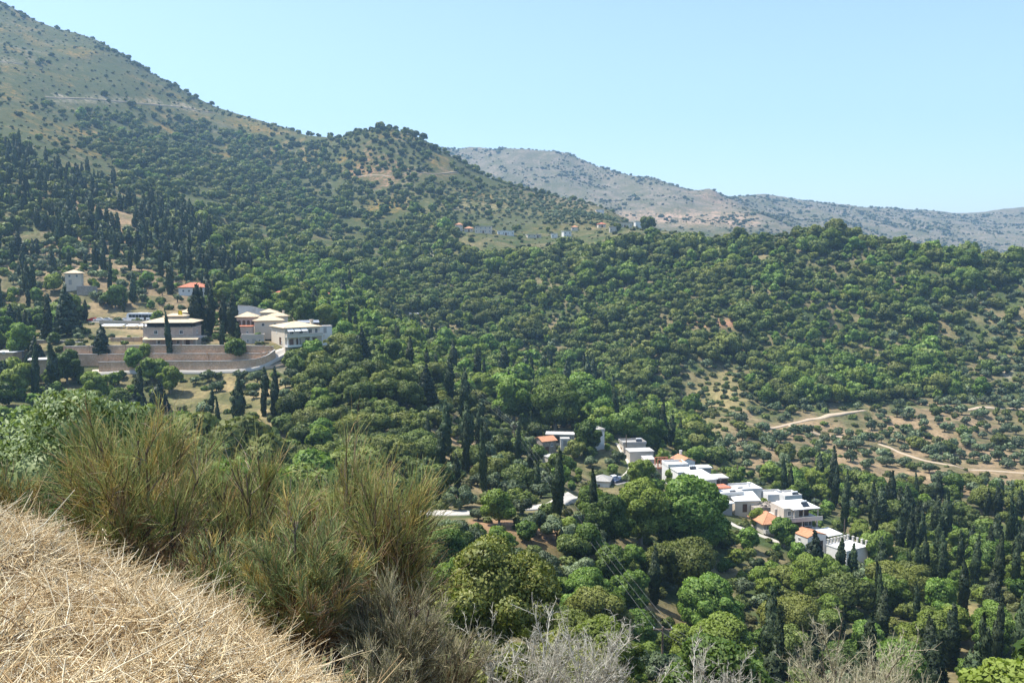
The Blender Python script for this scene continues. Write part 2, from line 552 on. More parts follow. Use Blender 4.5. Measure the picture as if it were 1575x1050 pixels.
def nd(nt, kind, **kw):
    n = nt.nodes.new(kind)
    for k, val in kw.items():
        if k.startswith('_'):
            setattr(n, k[1:], val)
        else:
            n.inputs[k].default_value = val
    return n


def ramp(nt, fac, stops):
    r = nt.nodes.new('ShaderNodeValToRGB')
    el = r.color_ramp.elements
    while len(el) > 1: el.remove(el[-1])
    el[0].position, el[0].color = stops[0][0], tuple(stops[0][1]) + (1,)
    for p, c in stops[1:]:
        e = el.new(p)
        e.color = tuple(c) + (1,)
    nt.links.new(fac, r.inputs['Fac'])
    return r.outputs['Color']


def mixc(nt, fac, a, b, mode='MIX'):
    n = nt.nodes.new('ShaderNodeMix')
    n.data_type = 'RGBA'
    n.blend_type = mode
    for s, val in ((n.inputs[0], fac), (n.inputs[6], a), (n.inputs[7], b)):
        if hasattr(val, 'is_linked'): nt.links.new(val, s)
        elif isinstance(val, (int, float)): s.default_value = val
        else: s.default_value = tuple(val) + (1,)
    return n.outputs[2]


def math_n(nt, op, a, b=0.0, clamp=False):
    n = nt.nodes.new('ShaderNodeMath')
    n.operation = op
    n.use_clamp = clamp
    for s, val in ((n.inputs[0], a), (n.inputs[1], b)):
        if hasattr(val, 'is_linked'): nt.links.new(val, s)
        else: s.default_value = val
    return n.outputs[0]


def noise(nt, scale, detail=4, rough=.55, coord=None, dim='3D'):
    n = nt.nodes.new('ShaderNodeTexNoise')
    n.inputs['Scale'].default_value = scale
    n.inputs['Detail'].default_value = detail
    n.inputs['Roughness'].default_value = rough
    if coord is not None: nt.links.new(coord, n.inputs['Vector'])
    return n.outputs['Fac']


def solid_mat(name, col, rough=.8, spec=.3, var=.12, scale=.8, bump=0.0, stain=None, metallic=0.0, coords='Object'):
    """plain surface with uneven tone, optional stains"""
    m, nt, out = new_mat(name)
    b = nd(nt, 'ShaderNodeBsdfPrincipled', Roughness=rough, Metallic=metallic)
    b.inputs['Specular IOR Level'].default_value = spec
    tc = nt.nodes.new('ShaderNodeTexCoord').outputs[coords]
    f = noise(nt, scale, 5, .6, tc)
    c = np.array(col)
    colr = ramp(nt, f, [(.25, np.clip(c * (1 - var), 0, 1)), (.5, c), (.75, np.clip(c * (1 + var), 0, 1))])
    if stain is not None:
        f2 = noise(nt, scale * .45, 6, .7, tc)
        k = math_n(nt, 'MULTIPLY', ramp(nt, f2, [(.52, (0, 0, 0)), (.72, (1, 1, 1))]), .75)
        colr = mixc(nt, k, colr, stain)
    nt.links.new(colr, b.inputs['Base Color'])
    if bump:
        bp = nd(nt, 'ShaderNodeBump', Strength=bump, Distance=.05)
        nt.links.new(noise(nt, scale * 9, 4, .6, tc), bp.inputs['Height'])
        nt.links.new(bp.outputs[0], b.inputs['Normal'])
    nt.links.new(b.outputs[0], out.inputs['Surface'])
    return m


def terrain_mat():
    m, nt, out = new_mat('earth_and_scrub')
    b = nd(nt, 'ShaderNodeBsdfPrincipled', Roughness=.95)
    b.inputs['Specular IOR Level'].default_value = .1
    vc = nt.nodes.new('ShaderNodeVertexColor'); vc.layer_name = 'cover'
    pos = nt.nodes.new('ShaderNodeNewGeometry').outputs['Position']
    fine = noise(nt, .55, 6, .68, pos)
    coarse = noise(nt, .07, 6, .62, pos)
    c = mixc(nt, .85, vc.outputs['Color'], ramp(nt, fine, [(.30, (.45, .45, .45)), (.5, (1, 1, 1)), (.72, (1.5, 1.45, 1.35))]), 'MULTIPLY')
    c = mixc(nt, .7, c, ramp(nt, coarse, [(.35, (.62, .66, .6)), (.65, (1.25, 1.2, 1.15))]), 'MULTIPLY')
    # low scrub merging over the mountain sides
    sc1 = noise(nt, .22, 5, .7, pos)
    sc2 = noise(nt, .035, 4, .6, pos)
    k = math_n(nt, 'ADD', math_n(nt, 'MULTIPLY', sc1, .65), math_n(nt, 'MULTIPLY', sc2, .35))
    k = math_n(nt, 'MULTIPLY', ramp(nt, k, [(.445, (0, 0, 0)), (.525, (1, 1, 1))]), math_n(nt, 'MULTIPLY', vc.outputs['Alpha'], .8))
    c = mixc(nt, k, c, (.050, .066, .022))
    nt.links.new(c, b.inputs['Base Color'])
    bp = nd(nt, 'ShaderNodeBump', Strength=.6, Distance=.6)
    nt.links.new(fine, bp.inputs['Height'])
    nt.links.new(bp.outputs[0], b.inputs['Normal'])
    nt.links.new(b.outputs[0], out.inputs['Surface'])
    return m


M = {}
M['terrain'] = terrain_mat()


def build_terrain():
    def segs(*parts):
        out = []
        for a, b, n in parts:
            out.append(np.exp(np.linspace(math.log(a), math.log(b), n, endpoint=False)))
        return np.concatenate(out)
    rows = np.append(segs((.6, 13, 90), (13, 130, 90), (130, 700, 400), (700, 1420, 120), (1420, 4200, 95)), 4200)
    front = np.linspace(-.60, .60, 470)
    side = np.linspace(.60, math.pi, 46)[1:]
    th = np.concatenate([-side[::-1], front, side])
    R, T = np.meshgrid(rows, th, indexing='ij')
    X, Y = R * np.sin(T), R * np.cos(T)
    Z = H(X, Y)
    Cc = ground_colour(X, Y, Z)
    n = len(th)
    cuts = [('ground', 0, 13, 'dry grassy bank sloping down in front of the camera'),
            ('hillside', 13, 700, 'wooded valley sides with olive terraces and paths'),
            ('mountain', 700, 1420, 'brown scrub mountain with dotted bushes above the wood'),
            ('far_mountain', 1420, 1e9, 'hazy rocky mountain range on the skyline')]
    for name, r0, r1, lab in cuts:
        i0 = int(np.searchsorted(rows, r0 - 1e-6)) if r0 else 0
        i1 = min(int(np.searchsorted(rows, r1 - 1e-6)), len(rows) - 1)
        sub = slice(i0, i1 + 1)
        k = i1 - i0 + 1
        ii, jj = np.meshgrid(np.arange(k - 1), np.arange(n - 1), indexing='ij')
        a = (ii * n + jj).ravel()
        q = np.stack([a, a + 1, a + 1 + n, a + n], 1)
        me = np_mesh(name, np.stack([X[sub], Y[sub], Z[sub]], -1), quads=q[:, ::-1], mat=M['terrain'], smooth=True)
        at_ = me.color_attributes.new('cover', 'FLOAT_COLOR', 'POINT')
        c4 = np.ascontiguousarray(Cc[sub].reshape(-1, 4), np.float32)
        at_.data.foreach_set('color', c4.ravel())
        o = link(name, me)
        tag(o, lab, kind='structure')


build_terrain()

# ================================================================ materials of built things
M['white'] = solid_mat('white_plaster', (.70, .685, .65), .85, .2, .09, .6, .1, stain=(.46, .43, .38))
M['cream'] = solid_mat('cream_plaster', (.62, .54, .43), .85, .2, .08, .6, .1, stain=(.50, .43, .34))
M['beige'] = solid_mat('beige_plaster', (.50, .45, .38), .85, .2, .08, .6, .1)
M['grey'] = solid_mat('grey_render', (.36, .345, .32), .9, .2, .16, .7, .2, stain=(.22, .20, .18))
M['concrete'] = solid_mat('concrete', (.47, .45, .41), .9, .2, .14, .5, .2, stain=(.30, .28, .25))
M['roof_white'] = solid_mat('whitewashed_roof', (.66, .65, .62), .85, .2, .14, .5, .15, stain=(.38, .36, .33))
M['tile'] = solid_mat('orange_roof_tiles', (.47, .235, .13), .8, .2, .22, 1.6, .5, stain=(.36, .17, .09))
M['tile_red'] = solid_mat('red_roof_tiles', (.47, .175, .10), .8, .2, .2, 1.6, .5)
M['tile_pale'] = solid_mat('sand_roof_tiles', (.60, .475, .315), .8, .2, .2, 1.6, .5, stain=(.44, .34, .23))
M['brown'] = solid_mat('brown_wood', (.12, .065, .04), .7, .3, .2, 2.0)
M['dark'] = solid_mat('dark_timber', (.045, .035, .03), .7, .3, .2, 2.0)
M['frame'] = solid_mat('white_paint', (.72, .72, .70), .6, .3, .05, 1.0)
M['glass'] = solid_mat('window_glass', (.018, .022, .028), .08, .6, .2, .5)
M['road'] = solid_mat('pale_concrete_road', (.50, .46, .40), .9, .15, .14, .25, .2, stain=(.38, .34, .29), coords='Generated')
M['dirt'] = solid_mat('dirt_track', (.44, .35, .25), .95, .1, .2, .4, .3, coords='Generated')
M['track'] = solid_mat('worn_earth_track', (.33, .27, .19), .95, .1, .3, .4, .3, coords='Generated')
M['metal'] = solid_mat('dull_metal', (.35, .36, .37), .5, .5, .1, 2.0, metallic=.6)
M['pole'] = solid_mat('weathered_pole_wood', (.17, .125, .09), .9, .15, .3, 2.0, .3)
M['wire'] = solid_mat('cable', (.22, .22, .22), .6, .4, .05, 1.0)
M['tyre'] = solid_mat('tyre_rubber', (.02, .02, .02), .8, .3, .1, 1.0)
M['rubble'] = solid_mat('rubble_stone', (.36, .31, .255), .95, .1, .45, 2.6, .8)


def stone_mat(name, a, b, mortar, scale):
    m, nt, out = new_mat(name)
    bs = nd(nt, 'ShaderNodeBsdfPrincipled', Roughness=.92)
    bs.inputs['Specular IOR Level'].default_value = .15
    tc = nt.nodes.new('ShaderNodeTexCoord').outputs['Object']
    vo = nt.nodes.new('ShaderNodeTexVoronoi')
    vo.inputs['Scale'].default_value = scale
    nt.links.new(tc, vo.inputs['Vector'])
    ve = nt.nodes.new('ShaderNodeTexVoronoi')
    ve.feature = 'DISTANCE_TO_EDGE'
    ve.inputs['Scale'].default_value = scale
    nt.links.new(tc, ve.inputs['Vector'])
    c = mixc(nt, vo.outputs['Color'], a, b)
    c = mixc(nt, .6, c, ramp(nt, noise(nt, .35, 5, .6, tc), [(.3, (.6, .6, .6)), (.7, (1.3, 1.25, 1.2))]), 'MULTIPLY')
    e = ramp(nt, ve.outputs['Distance'], [(.0, (1, 1, 1)), (.10, (0, 0, 0))])
    c = mixc(nt, e, c, mortar)
    nt.links.new(c, bs.inputs['Base Color'])
    bp = nd(nt, 'ShaderNodeBump', Strength=.7, Distance=.06)
    nt.links.new(ve.outputs['Distance'], bp.inputs['Height'])
    nt.links.new(bp.outputs[0], bs.inputs['Normal'])
    nt.links.new(bs.outputs[0], out.inputs['Surface'])
    return m


M['stone'] = stone_mat('pinkish_wall_stone', (.64, .47, .32), (.47, .29, .17), (.44, .34, .25), 2.2)
M['stone_house'] = stone_mat('rosy_house_stone', (.60, .48, .40), (.46, .34, .27), (.50, .43, .37), 2.6)
M['stone_grey'] = stone_mat('grey_field_stone', (.46, .41, .35), (.26, .23, .19), (.22, .19, .16), 2.4)

EXCL, ROADS = [], []

# ================================================================ roads and paths (structure)
def dense(pts, step):
    pts = [np.array(p, float) for p in pts]
    out = [pts[0]]
    for a, b in zip(pts[:-1], pts[1:]):
        n = max(1, int(np.linalg.norm(b - a) / step))
        for k in range(1, n + 1): out.append(a + (b - a) * k / n)
    out = np.array(out)
    for _ in range(3):
        o2 = out.copy()
        o2[1:-1] = (out[:-2] + 2 * out[1:-1] + out[2:]) / 4
        out = o2
    return out


def road(name, label, pix, d0, d1, hw, mat, lift=.16, clear=None):
    w = [ground_at(u, v, d0, d1)[:2] for u, v in pix]
    c = dense(w, 1.2)
    ROADS.append(([tuple(p) for p in w], hw + (1.6 if clear is None else clear)))
    t = np.gradient(c, axis=0)
    t /= np.linalg.norm(t, axis=1)[:, None]
    nrm = np.stack([-t[:, 1], t[:, 0]], 1)
    wob = 1 + .12 * (vnoise(np.arange(len(c)) * .3, np.zeros(len(c)), 5) - .5)[:, None]
    cross = [-1.0, -.5, 0, .5, 1.0]
    pts = np.stack([c + nrm * hw * k * wob for k in cross], 1)
    zc = H(pts[..., 0], pts[..., 1])
    z = np.maximum(zc, zc.mean(1, keepdims=True)) + lift
    top = np.concatenate([pts, z[..., None]], 2)
    n, m = len(c), len(cross)
    V = top.reshape(-1, 3)
    skirt = np.concatenate([top[:, 0], top[:, -1]]) - np.array([0, 0, 1.2])
    ii, jj = np.meshgrid(np.arange(n - 1), np.arange(m - 1), indexing='ij')
    a = (ii * m + jj).ravel()
    Q = [np.stack([a, a + m, a + m + 1, a + 1], 1)]
    i = np.arange(n - 1)
    b0 = n * m
    Q.append(np.stack([i * m, b0 + i, b0 + i + 1, (i + 1) * m], 1))
    Q.append(np.stack([i * m + m - 1, (i + 1) * m + m - 1, b0 + n + i + 1, b0 + n + i], 1))
    o = link(name, np_mesh(name, np.concatenate([V, skirt]), quads=np.concatenate(Q), mat=mat))
    tag(o, label, kind='structure')
    return o


road('valley_road', 'pale concrete road crossing the valley behind the broom', [(250, 752), (331, 758), (450, 771), (560, 786), (640, 791), (720, 790), (790, 784), (850, 778), (885, 764)], 118, 200, 1.7, M['road'])
road('terrace_road', 'pale road curving under the stone terrace walls', [(140, 574), (200, 570.5), (300, 570.5), (375, 569), (402, 563), (420, 553), (434, 545), (446, 539)], 270, 300, 1.5, M['road'], .14)
road('branch_path', 'dirt branch running right from the curved road', [(380, 569), (425, 563), (460, 555), (500, 548)], 270, 310, .9, M['dirt'], .12)
road('village_lane', 'concrete lane climbing between the village houses', [(957, 686), (964, 698), (975, 712), (979, 722), (972, 733), (958, 740), (940, 743)], 205, 285, 2.2, M['road'], .2)
road('lower_path', 'narrow concrete path below the lower white houses', [(1088, 782), (1104, 794), (1128, 808), (1160, 820), (1200, 835)], 180, 240, .9, M['road'], .15)
road('dirt_track', 'pale dirt track cut into the olive slope', [(1180, 657), (1215, 652), (1245, 645), (1290, 637), (1330, 631)], 240, 430, .95, M['dirt'])
road('dirt_track', 'short spur of the pale dirt track among olives', [(1212, 653), (1236, 662), (1270, 669), (1308, 673)], 240, 430, 1.1, M['dirt'])
road('dirt_track', 'long pale dirt track descending through the right olive terraces', [(1352, 683), (1385, 696), (1420, 708), (1465, 716), (1510, 723), (1580, 728)], 230, 430, .75, M['dirt'])
road('dirt_track', 'thin dirt track along the upper edge of the olive terraces', [(1440, 632), (1500, 628), (1590, 629)], 240, 430, .6, M['dirt'])

road('mountain_track', 'pale track cut across the left mountain side', [(70, 150), (130, 152), (190, 157), (230, 161), (290, 167), (330, 174)], 850, 1330, .9, M['track'], .4)
road('mountain_track', 'short pale track high at the left picture edge', [(-20, 96), (10, 96), (34, 99)], 850, 1330, .9, M['track'], .4)
road('mountain_track', 'reddish track below the earth scar of the middle hill', [(540, 272), (600, 271), (660, 268), (705, 266)], 800, 1060, .8, M['track'], .4)

# ================================================================ building kit
_cache = {}


def cached(key, fn):
    if key not in _cache: _cache[key] = fn()
    return _cache[key]


def window_meshes(w, h, fr):
    def f():
        t, dp = max(.09, w * .09), .07
        a = MB()
        a.box(-w / 2, w / 2, -dp, 0, h - t, h).box(-w / 2, w / 2, -dp, 0, 0, t)
        a.box(-w / 2, -w / 2 + t, -dp, 0, t, h - t).box(w / 2 - t, w / 2, -dp, 0, t, h - t)
        a.box(-t * .35, t * .35, -dp * .6, 0, t, h - t)
        a.box(-w / 2 - .08, w / 2 + .08, -dp - .10, 0, -.08, -.002)
        p = MB().box(-w / 2 + t * .6, w / 2 - t * .6, -.025, .03, t * .6, h - t * .6)
        return a.mesh('window', M[fr]), p.mesh('pane', M['glass'])
    return cached(('win', round(w, 2), round(h, 2), fr), f)


def door_mesh(w, h, mt):
    def f():
        a = MB().box(-w / 2, w / 2, -.05, .03, 0, h)
        a.box(-w / 2 - .1, -w / 2, -.09, .03, 0, h + .1).box(w / 2, w / 2 + .1, -.09, .03, 0, h + .1).box(-w / 2, w / 2, -.09, .03, h, h + .1)
        return a.mesh('door', M[mt])
    return cached(('door', round(w, 2), round(h, 2), mt), f)


def on_face(o, face, w, dep, x, z):
    if face == 'f': o.location, rz = (x, 0, z), 0
    elif face == 'l': o.location, rz = (-w / 2, dep / 2 - x, z), -math.pi / 2
    elif face == 'r': o.location, rz = (w / 2, dep / 2 + x, z), math.pi / 2
    else: o.location, rz = (-x, dep, z), math.pi
    o.rotation_euler = (0, 0, rz)


def hip_roof(w, dep, z, rh, e, mat, t=.16):
    x0, x1, y0, y1 = -w / 2 - e, w / 2 + e, -e, dep + e
    a, b = x1 - x0, y1 - y0
    mb = MB()
    if a >= b:
        k = b / 2
        r0, r1 = (x0 + k, (y0 + y1) / 2, z + rh), (x1 - k, (y0 + y1) / 2, z + rh)
    else:
        k = a / 2
        r0, r1 = ((x0 + x1) / 2, y0 + k, z + rh), ((x0 + x1) / 2, y1 - k, z + rh)
    c = [(x0, y0, z), (x1, y0, z), (x1, y1, z), (x0, y1, z)]
    lo = [(p[0], p[1], z - t) for p in c]
    if a >= b: mb.quad(c[0], c[1], r1, r0).quad(c[1], c[2], r1).quad(c[2], c[3], r0, r1).quad(c[3], c[0], r0)
    else: mb.quad(c[0], c[1], r0).quad(c[1], c[2], r1, r0).quad(c[2], c[3], r1).quad(c[3], c[0], r0, r1)
    for i in range(4):
        j = (i + 1) % 4
        mb.quad(lo[i], lo[j], c[j], c[i])
    mb.quad(lo[3], lo[2], lo[1], lo[0])
    # raised ridge and hip cap tiles
    mb.tube([r0, r1] if r0 != r1 else [r0, (r0[0], r0[1], r0[2] + .05)], .09, 5)
    for p, q in ((c[0], r0), (c[3], r0 if a >= b else r1), (c[1], r1 if a >= b else r0), (c[2], r1)):
        mb.tube([p, q], .07, 5)
    return mb


def gable_roof(w, dep, z, rh, e, axis='x', t=.16):
    mb = MB()
    x0, x1, y0, y1 = -w / 2 - e, w / 2 + e, -e, dep + e
    if axis == 'x':
        ym = (y0 + y1) / 2
        mb.prism([(y0, z - t), (ym, z + rh - t), (y1, z - t), (y1, z), (ym, z + rh), (y0, z)], 'x', x0, x1)
        mb.tube([(x0, ym, z + rh), (x1, ym, z + rh)], .09, 5)
    else:
        xm = (x0 + x1) / 2
        mb.prism([(x0, z - t), (xm, z + rh - t), (x1, z - t), (x1, z), (xm, z + rh), (x0, z)], 'y', y0, y1)
        mb.tube([(xm, y0, z + rh), (xm, y1, z + rh)], .09, 5)
    return mb


def house(name, label, u, v, d, yaw, w, dep, h, wall, roof='flat', rmat='concrete', rh=1.2, e=.4, wins=(), doors=(), anchor=None,
          chimney=None, fr='frame', base=3.5, cat='house', group=None, parapet=False, wall_parts=None):
    """a house seen with its anchor (default the middle of its front foot) at photograph pixel u, v"""
    p = at(u, v, d) if isinstance(d, (int, float)) else ground_at(u, v, *d)
    ry = math.radians(yaw)
    ax, ay = anchor if anchor else (0, 0)
    c, s = math.cos(ry), math.sin(ry)
    p = p - np.array([ax * c - ay * s, ax * s + ay * c, 0])
    root = empty(name, tuple(p), ry)
    tag(root, label, cat, group)
    cx, cy_ = 0 * c - dep / 2 * s, 0 * s + dep / 2 * c
    EXCL.append((p[0] + cx, p[1] + cy_, math.hypot(w, dep) / 2 + 1.3))
    mb = MB()
    mb.box(-w / 2, w / 2, 0, dep, -base, h)
    if roof == 'gable_x':
        for sx in (-1, 1):
            x = sx * w / 2
            mb.prism([(0, h - .01), (dep, h - .01), (dep / 2, h + rh - .2)], 'x', x - .15 if sx > 0 else x, x if sx > 0 else x + .15)
    if roof == 'gable_y':
        for y in (0, dep - .15):
            mb.prism([(-w / 2, h - .01), (w / 2, h - .01), (0, h + rh - .2)], 'y', y, y + .15)
    mb.build('wall', M[wall], root)
    if roof == 'flat':
        r = MB().box(-w / 2 - e, w / 2 + e, -e, dep + e, h + .002, h + .24)
        ro = r.build('roof', M[rmat], root)
        if parapet:
            q = MB()
            t = .18
            q.box(-w / 2 - e + .01, w / 2 + e - .01, -e + .01, -e + t, h + .243, h + .75).box(-w / 2 - e + .01, w / 2 + e - .01, dep + e - t, dep + e - .01, h + .243, h + .75)
            q.box(-w / 2 - e + .01, -w / 2 - e + t, -e + t, dep + e - t, h + .243, h + .75).box(w / 2 + e - t, w / 2 + e - .01, -e + t, dep + e - t, h + .243, h + .75)
            q.build('parapet', M[rmat], ro)
    elif roof == 'shed':
        r = MB().prism([(-e, h), (dep + e, h + rh), (dep + e, h + rh + .2), (-e, h + .2)], 'x', -w / 2 - e, w / 2 + e)
        ro = r.build('roof', M[rmat], root)
        MB().prism([(0.002, h - .02), (dep - .002, h - .02), (dep - .002, h + rh - .02)], 'x', -w / 2 + .002, w / 2 - .002).build('gable_wall', M[wall], root)
    elif roof == 'hip': ro = hip_roof(w, dep, h, rh, e, rmat).build('roof', M[rmat], root)
    elif roof == 'gable_x': ro = gable_roof(w, dep, h, rh, e, 'x').build('roof', M[rmat], root)
    elif roof == 'gable_y': ro = gable_roof(w, dep, h, rh, e, 'y').build('roof', M[rmat], root)
    else: ro = None
    if chimney and ro is not None:
        x, y, zc, s_ = chimney
        MB().box(x - s_ / 2, x + s_ / 2, y - s_ / 2, y + s_ / 2, h - .3, h + zc).box(x - s_ * .7, x + s_ * .7, y - s_ * .7, y + s_ * .7, h + zc, h + zc + .15).build('chimney', M[wall], ro)
    for (f, x, z, ww, hh) in wins:
        fm, pm = window_meshes(ww, hh, fr)
        o = link('window', fm, root)
        on_face(o, f, w, dep, x, z)
        link('pane', pm, o)
    for (f, x, z, ww, hh, mt) in doors:
        o = link('door', door_mesh(ww, hh, mt), root)
        on_face(o, f, w, dep, x, z)
    return root


def balcony(root, x0, x1, y0, y1, z, mat='concrete', rail='concrete', rh=.95, solid=False):
    b = MB().box(x0, x1, y0, y1, z - .2, z).build('balcony', M[mat], root)
    q = MB()
    if solid:
        q.box(x0, x1, y0, y0 + .12, z, z + rh).box(x0, x0 + .12, y0 + .12, y1, z, z + rh).box(x1 - .12, x1, y0 + .12, y1, z, z + rh)
    else:
        q.box(x0, x1, y0, y0 + .06, z + rh - .06, z + rh)
        n = max(3, int((x1 - x0) / .5))
        for i in range(n + 1):
            x = x0 + (x1 - x0 - .05) * i / n
            q.box(x, x + .05, y0 + .005, y0 + .055, z, z + rh - .062)
    q.build('railing', M[rail], b)
    return b


def posts(root, pts, z0, z1, s, mat, name='post'):
    for x, y in pts:
        MB().box(x - s / 2, x + s / 2, y - s / 2, y + s / 2, z0, z1).build(name, M[mat], root)


def wallrow(n, w, z, ww, hh, face='f', margin=.8):
    xs = np.linspace(-w / 2 + margin + ww / 2, w / 2 - margin - ww / 2, n)
    return [(face, float(x), z, ww, hh) for x in xs]


def stone_wall(name, label, pts, thick, mat='stone', pil=None, coping=True, cat='wall', group=None):
    """retaining wall along (u, v_foot, v_top, d) points"""
    P = [(at(u, vb, d), at(u, vt, d)) for u, vb, vt, d in pts]
    o = P[0][0].copy()
    root = empty(name, tuple(o))
    tag(root, label, cat, group)
    fr = np.array([p[0] for p in P]); tp = np.array([p[1][2] for p in P])
    n0 = len(P)
    tt = np.linspace(0, n0 - 1, max(n0, 14))
    f = np.stack([np.interp(tt, range(n0), fr[:, k]) for k in range(3)], 1)
    tz = np.interp(tt, range(n0), tp)
    dr = np.gradient(f[:, :2], axis=0)
    dr /= np.linalg.norm(dr, axis=1)[:, None]
    nb = np.stack([-dr[:, 1], dr[:, 0]], 1)          # away from the camera for walls running left to right
    A = f[:, :2] - o[:2]; B = A + nb * thick
    z0 = f[:, 2] - o[2] - 1.6; z1 = tz - o[2]

    def strip(A, B, z0, z1):
        mb = MB()
        n = len(A)
        for i in range(n):
            mb.v += [(A[i, 0], A[i, 1], z0[i]), (A[i, 0], A[i, 1], z1[i]), (B[i, 0], B[i, 1], z1[i]), (B[i, 0], B[i, 1], z0[i])]
        for i in range(n - 1):
            a, b = i * 4, i * 4 + 4
            for k in range(4):
                l = (k + 1) % 4
                mb.f.append((a + k, a + l, b + l, b + k))
        mb.f.append((0, 1, 2, 3)); e = (n - 1) * 4
        mb.f.append((e + 3, e + 2, e + 1, e))
        return mb
    strip(A, B, z0, z1).build('wall', M[mat], root)
    if coping:
        strip(A - nb * .07, A + nb * .5, z1 + .003, z1 + .16).build('coping', M['concrete'], root)
    if pil:
        for i in range(0, len(A), pil):
            x, y = A[i] - nb[i] * .12
            MB().box(x - .3, x + .3, y - .08, y + .3, z0[i], z1[i] + .3).build('pilaster', M[mat], root)
    for i in range(0, len(f), 2):
        EXCL.append((f[i, 0], f[i, 1], 2.2))
    return root


# ================================================================ guesthouse terrace (left)
stone_wall('terrace_wall', 'lowest curved stone retaining wall along the pale road', [(152, 572.5, 557, 283), (250, 571, 555.5, 283), (350, 571, 555.5, 283), (392, 570, 553, 283.4), (412, 566, 547, 284.6), (424, 558, 538, 287)], 1.6, 'stone', None)
stone_wall('terrace_wall', 'middle tier of the stone retaining wall with pilasters', [(82, 560, 545, 285.2), (140, 560, 545, 285.2), (250, 558, 544, 285.2), (400, 557, 544, 285.2), (416, 553, 541, 286)], 1.2, 'stone', 2)
stone_wall('terrace_wall', 'upper tier of the stone retaining wall under the guesthouse', [(100, 550, 533, 286.8), (160, 550, 532, 286.8), (300, 547, 531, 286.8), (405, 546, 532, 286.8), (421, 545, 533, 287.6)], 1.2, 'stone', 2)
stone_wall('garden_wall', 'stone wall left of the rosy stone house', [(172, 533, 520, 297), (205, 532, 519.5, 297), (236, 531, 519, 297)], .8, 'stone', 3)
stone_wall('garden_wall', 'long grey field wall above the slab-roofed shed', [(-30, 535, 524, 300), (40, 534, 523, 300), (90, 536, 524, 298), (128, 538, 527, 296)], .8, 'stone_grey')
stone_wall('garden_wall', 'pale retaining wall under the parked cars', [(153, 504, 493, 342), (185, 504, 494, 342), (232, 503, 494.5, 343)], 1.0, 'beige', None)
stone_wall('garden_wall', 'grey base wall under the small hip-roofed house', [(118, 448, 440, 376), (134, 448, 440, 376), (150, 447, 441, 378)], .8, 'stone_grey', None)

ROOT = house('stone_guesthouse', 'rosy stone guesthouse with sand tiled roof and dark open veranda', 259, 531, 292, 4, 16.0, 10, 5.8, 'stone_house', 'none',
             wins=[('f', -3.9, 3.7, 1.2, 1.3), ('f', 4.3, 3.7, 1.2, 1.3), ('f', -3.0, .5, 1.0, 1.1), ('f', 3.2, .5, 1.0, 1.1), ('r', 0, 3.7, 1.1, 1.3)],
             doors=[('f', 0.8, 0, 1.1, 2.1, 'brown'), ('f', 6.3, 0, 1.1, 2.1, 'brown')])
MB().box(-8.3, 8.3, -.3, 10.3, 5.803, 6.0).build('veranda_floor', M['beige'], ROOT)
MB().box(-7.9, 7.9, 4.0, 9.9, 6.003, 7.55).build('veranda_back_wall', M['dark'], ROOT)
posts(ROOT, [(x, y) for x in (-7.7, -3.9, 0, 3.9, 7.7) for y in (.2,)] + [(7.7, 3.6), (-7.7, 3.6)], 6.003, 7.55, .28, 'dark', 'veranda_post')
MB().box(-7.8, 7.8, .02, .10, 6.75, 6.85).box(-7.8, 7.8, .02, .10, 6.35, 6.42).box(-7.8, -7.72, .11, 3.4, 6.75, 6.85).build('veranda_railing', M['dark'], ROOT)
r1 = hip_roof(15.6, 10, 7.6, 1.5, .9, None).build('roof', M['tile_pale'], ROOT)
r2 = hip_roof(6.4, 4.4, 9.55, .75, .5, None); r2.v = [(x + 1.2, y + 3.2, z) for x, y, z in r2.v]; r2.build('upper_roof', M['tile_pale'], r1)
MB().box(-1.8, 4.2, 3.4, 7.4, 8.3, 9.38).build('roof_lantern', M['beige'], r1)
aw = MB().prism([(-2.4, 2.05), (-.02, 2.75), (-.02, 2.88), (-2.4, 2.18)], 'x', -7.6, 10.2).build('awning_roof', M['tile_pale'], ROOT)
posts(ROOT, [(x, -2.2) for x in (-7.2, -3, 1.2, 5.4, 9.7)], -.8, 2.08, .3, 'beige', 'awning_post')
MB().box(8.05, 10.4, 0.3, 8, -3, 2.6).build('side_room', M['beige'], ROOT)

ROOT = house('guesthouse', 'cream two-storey guesthouse with sand tiled hip roof and two balconies', 438.5, 532, 290, 36, 12.4, 12.0, 6.0, 'cream', 'hip', 'tile_pale', 1.6, .6,
             wins=[('f', -3.8, 3.5, 1.4, 1.8), ('f', -.6, 3.5, 1.4, 1.8), ('f', 2.6, 3.5, 1.4, 1.8), ('f', 4.8, 3.5, 1.0, 1.8), ('l', -1.0, 3.9, .5, .6), ('l', 3.2, .7, .6, .7)],
             doors=[('f', -4.0, 0, 1.2, 2.1, 'brown'), ('f', -1.6, 0, 1.2, 2.1, 'brown'), ('f', 1.6, 0, 1.2, 2.1, 'brown'), ('f', 4.2, 0, 1.2, 2.1, 'brown'), ('l', 2.0, .2, 1.3, 2.3, 'brown')],
             anchor=(-6.2, 0), chimney=(4.4, 2.8, 2.0, .9))
balcony(ROOT, -6.1, 6.4, -1.7, -.003, 3.1, 'white', 'beige', .9, True)
balcony(ROOT, -6.3, 7.6, -2.4, -.003, -.1, 'white', 'white', .5, True)
for k, x in enumerate((-4.6, -2.2, .2)):
    MB().prism([(-1.5, 4.75), (-.02, 5.75), (-.02, 5.80), (-1.5, 4.80)], 'x', x - 1.05, x + 1.05).build('awning', M['frame'], ROOT)
posts(ROOT, [(-5.9, -1.55), (-2, -1.55), (2.2, -1.55), (6.2, -1.55)], -.1, 2.9, .2, 'white', 'balcony_post')
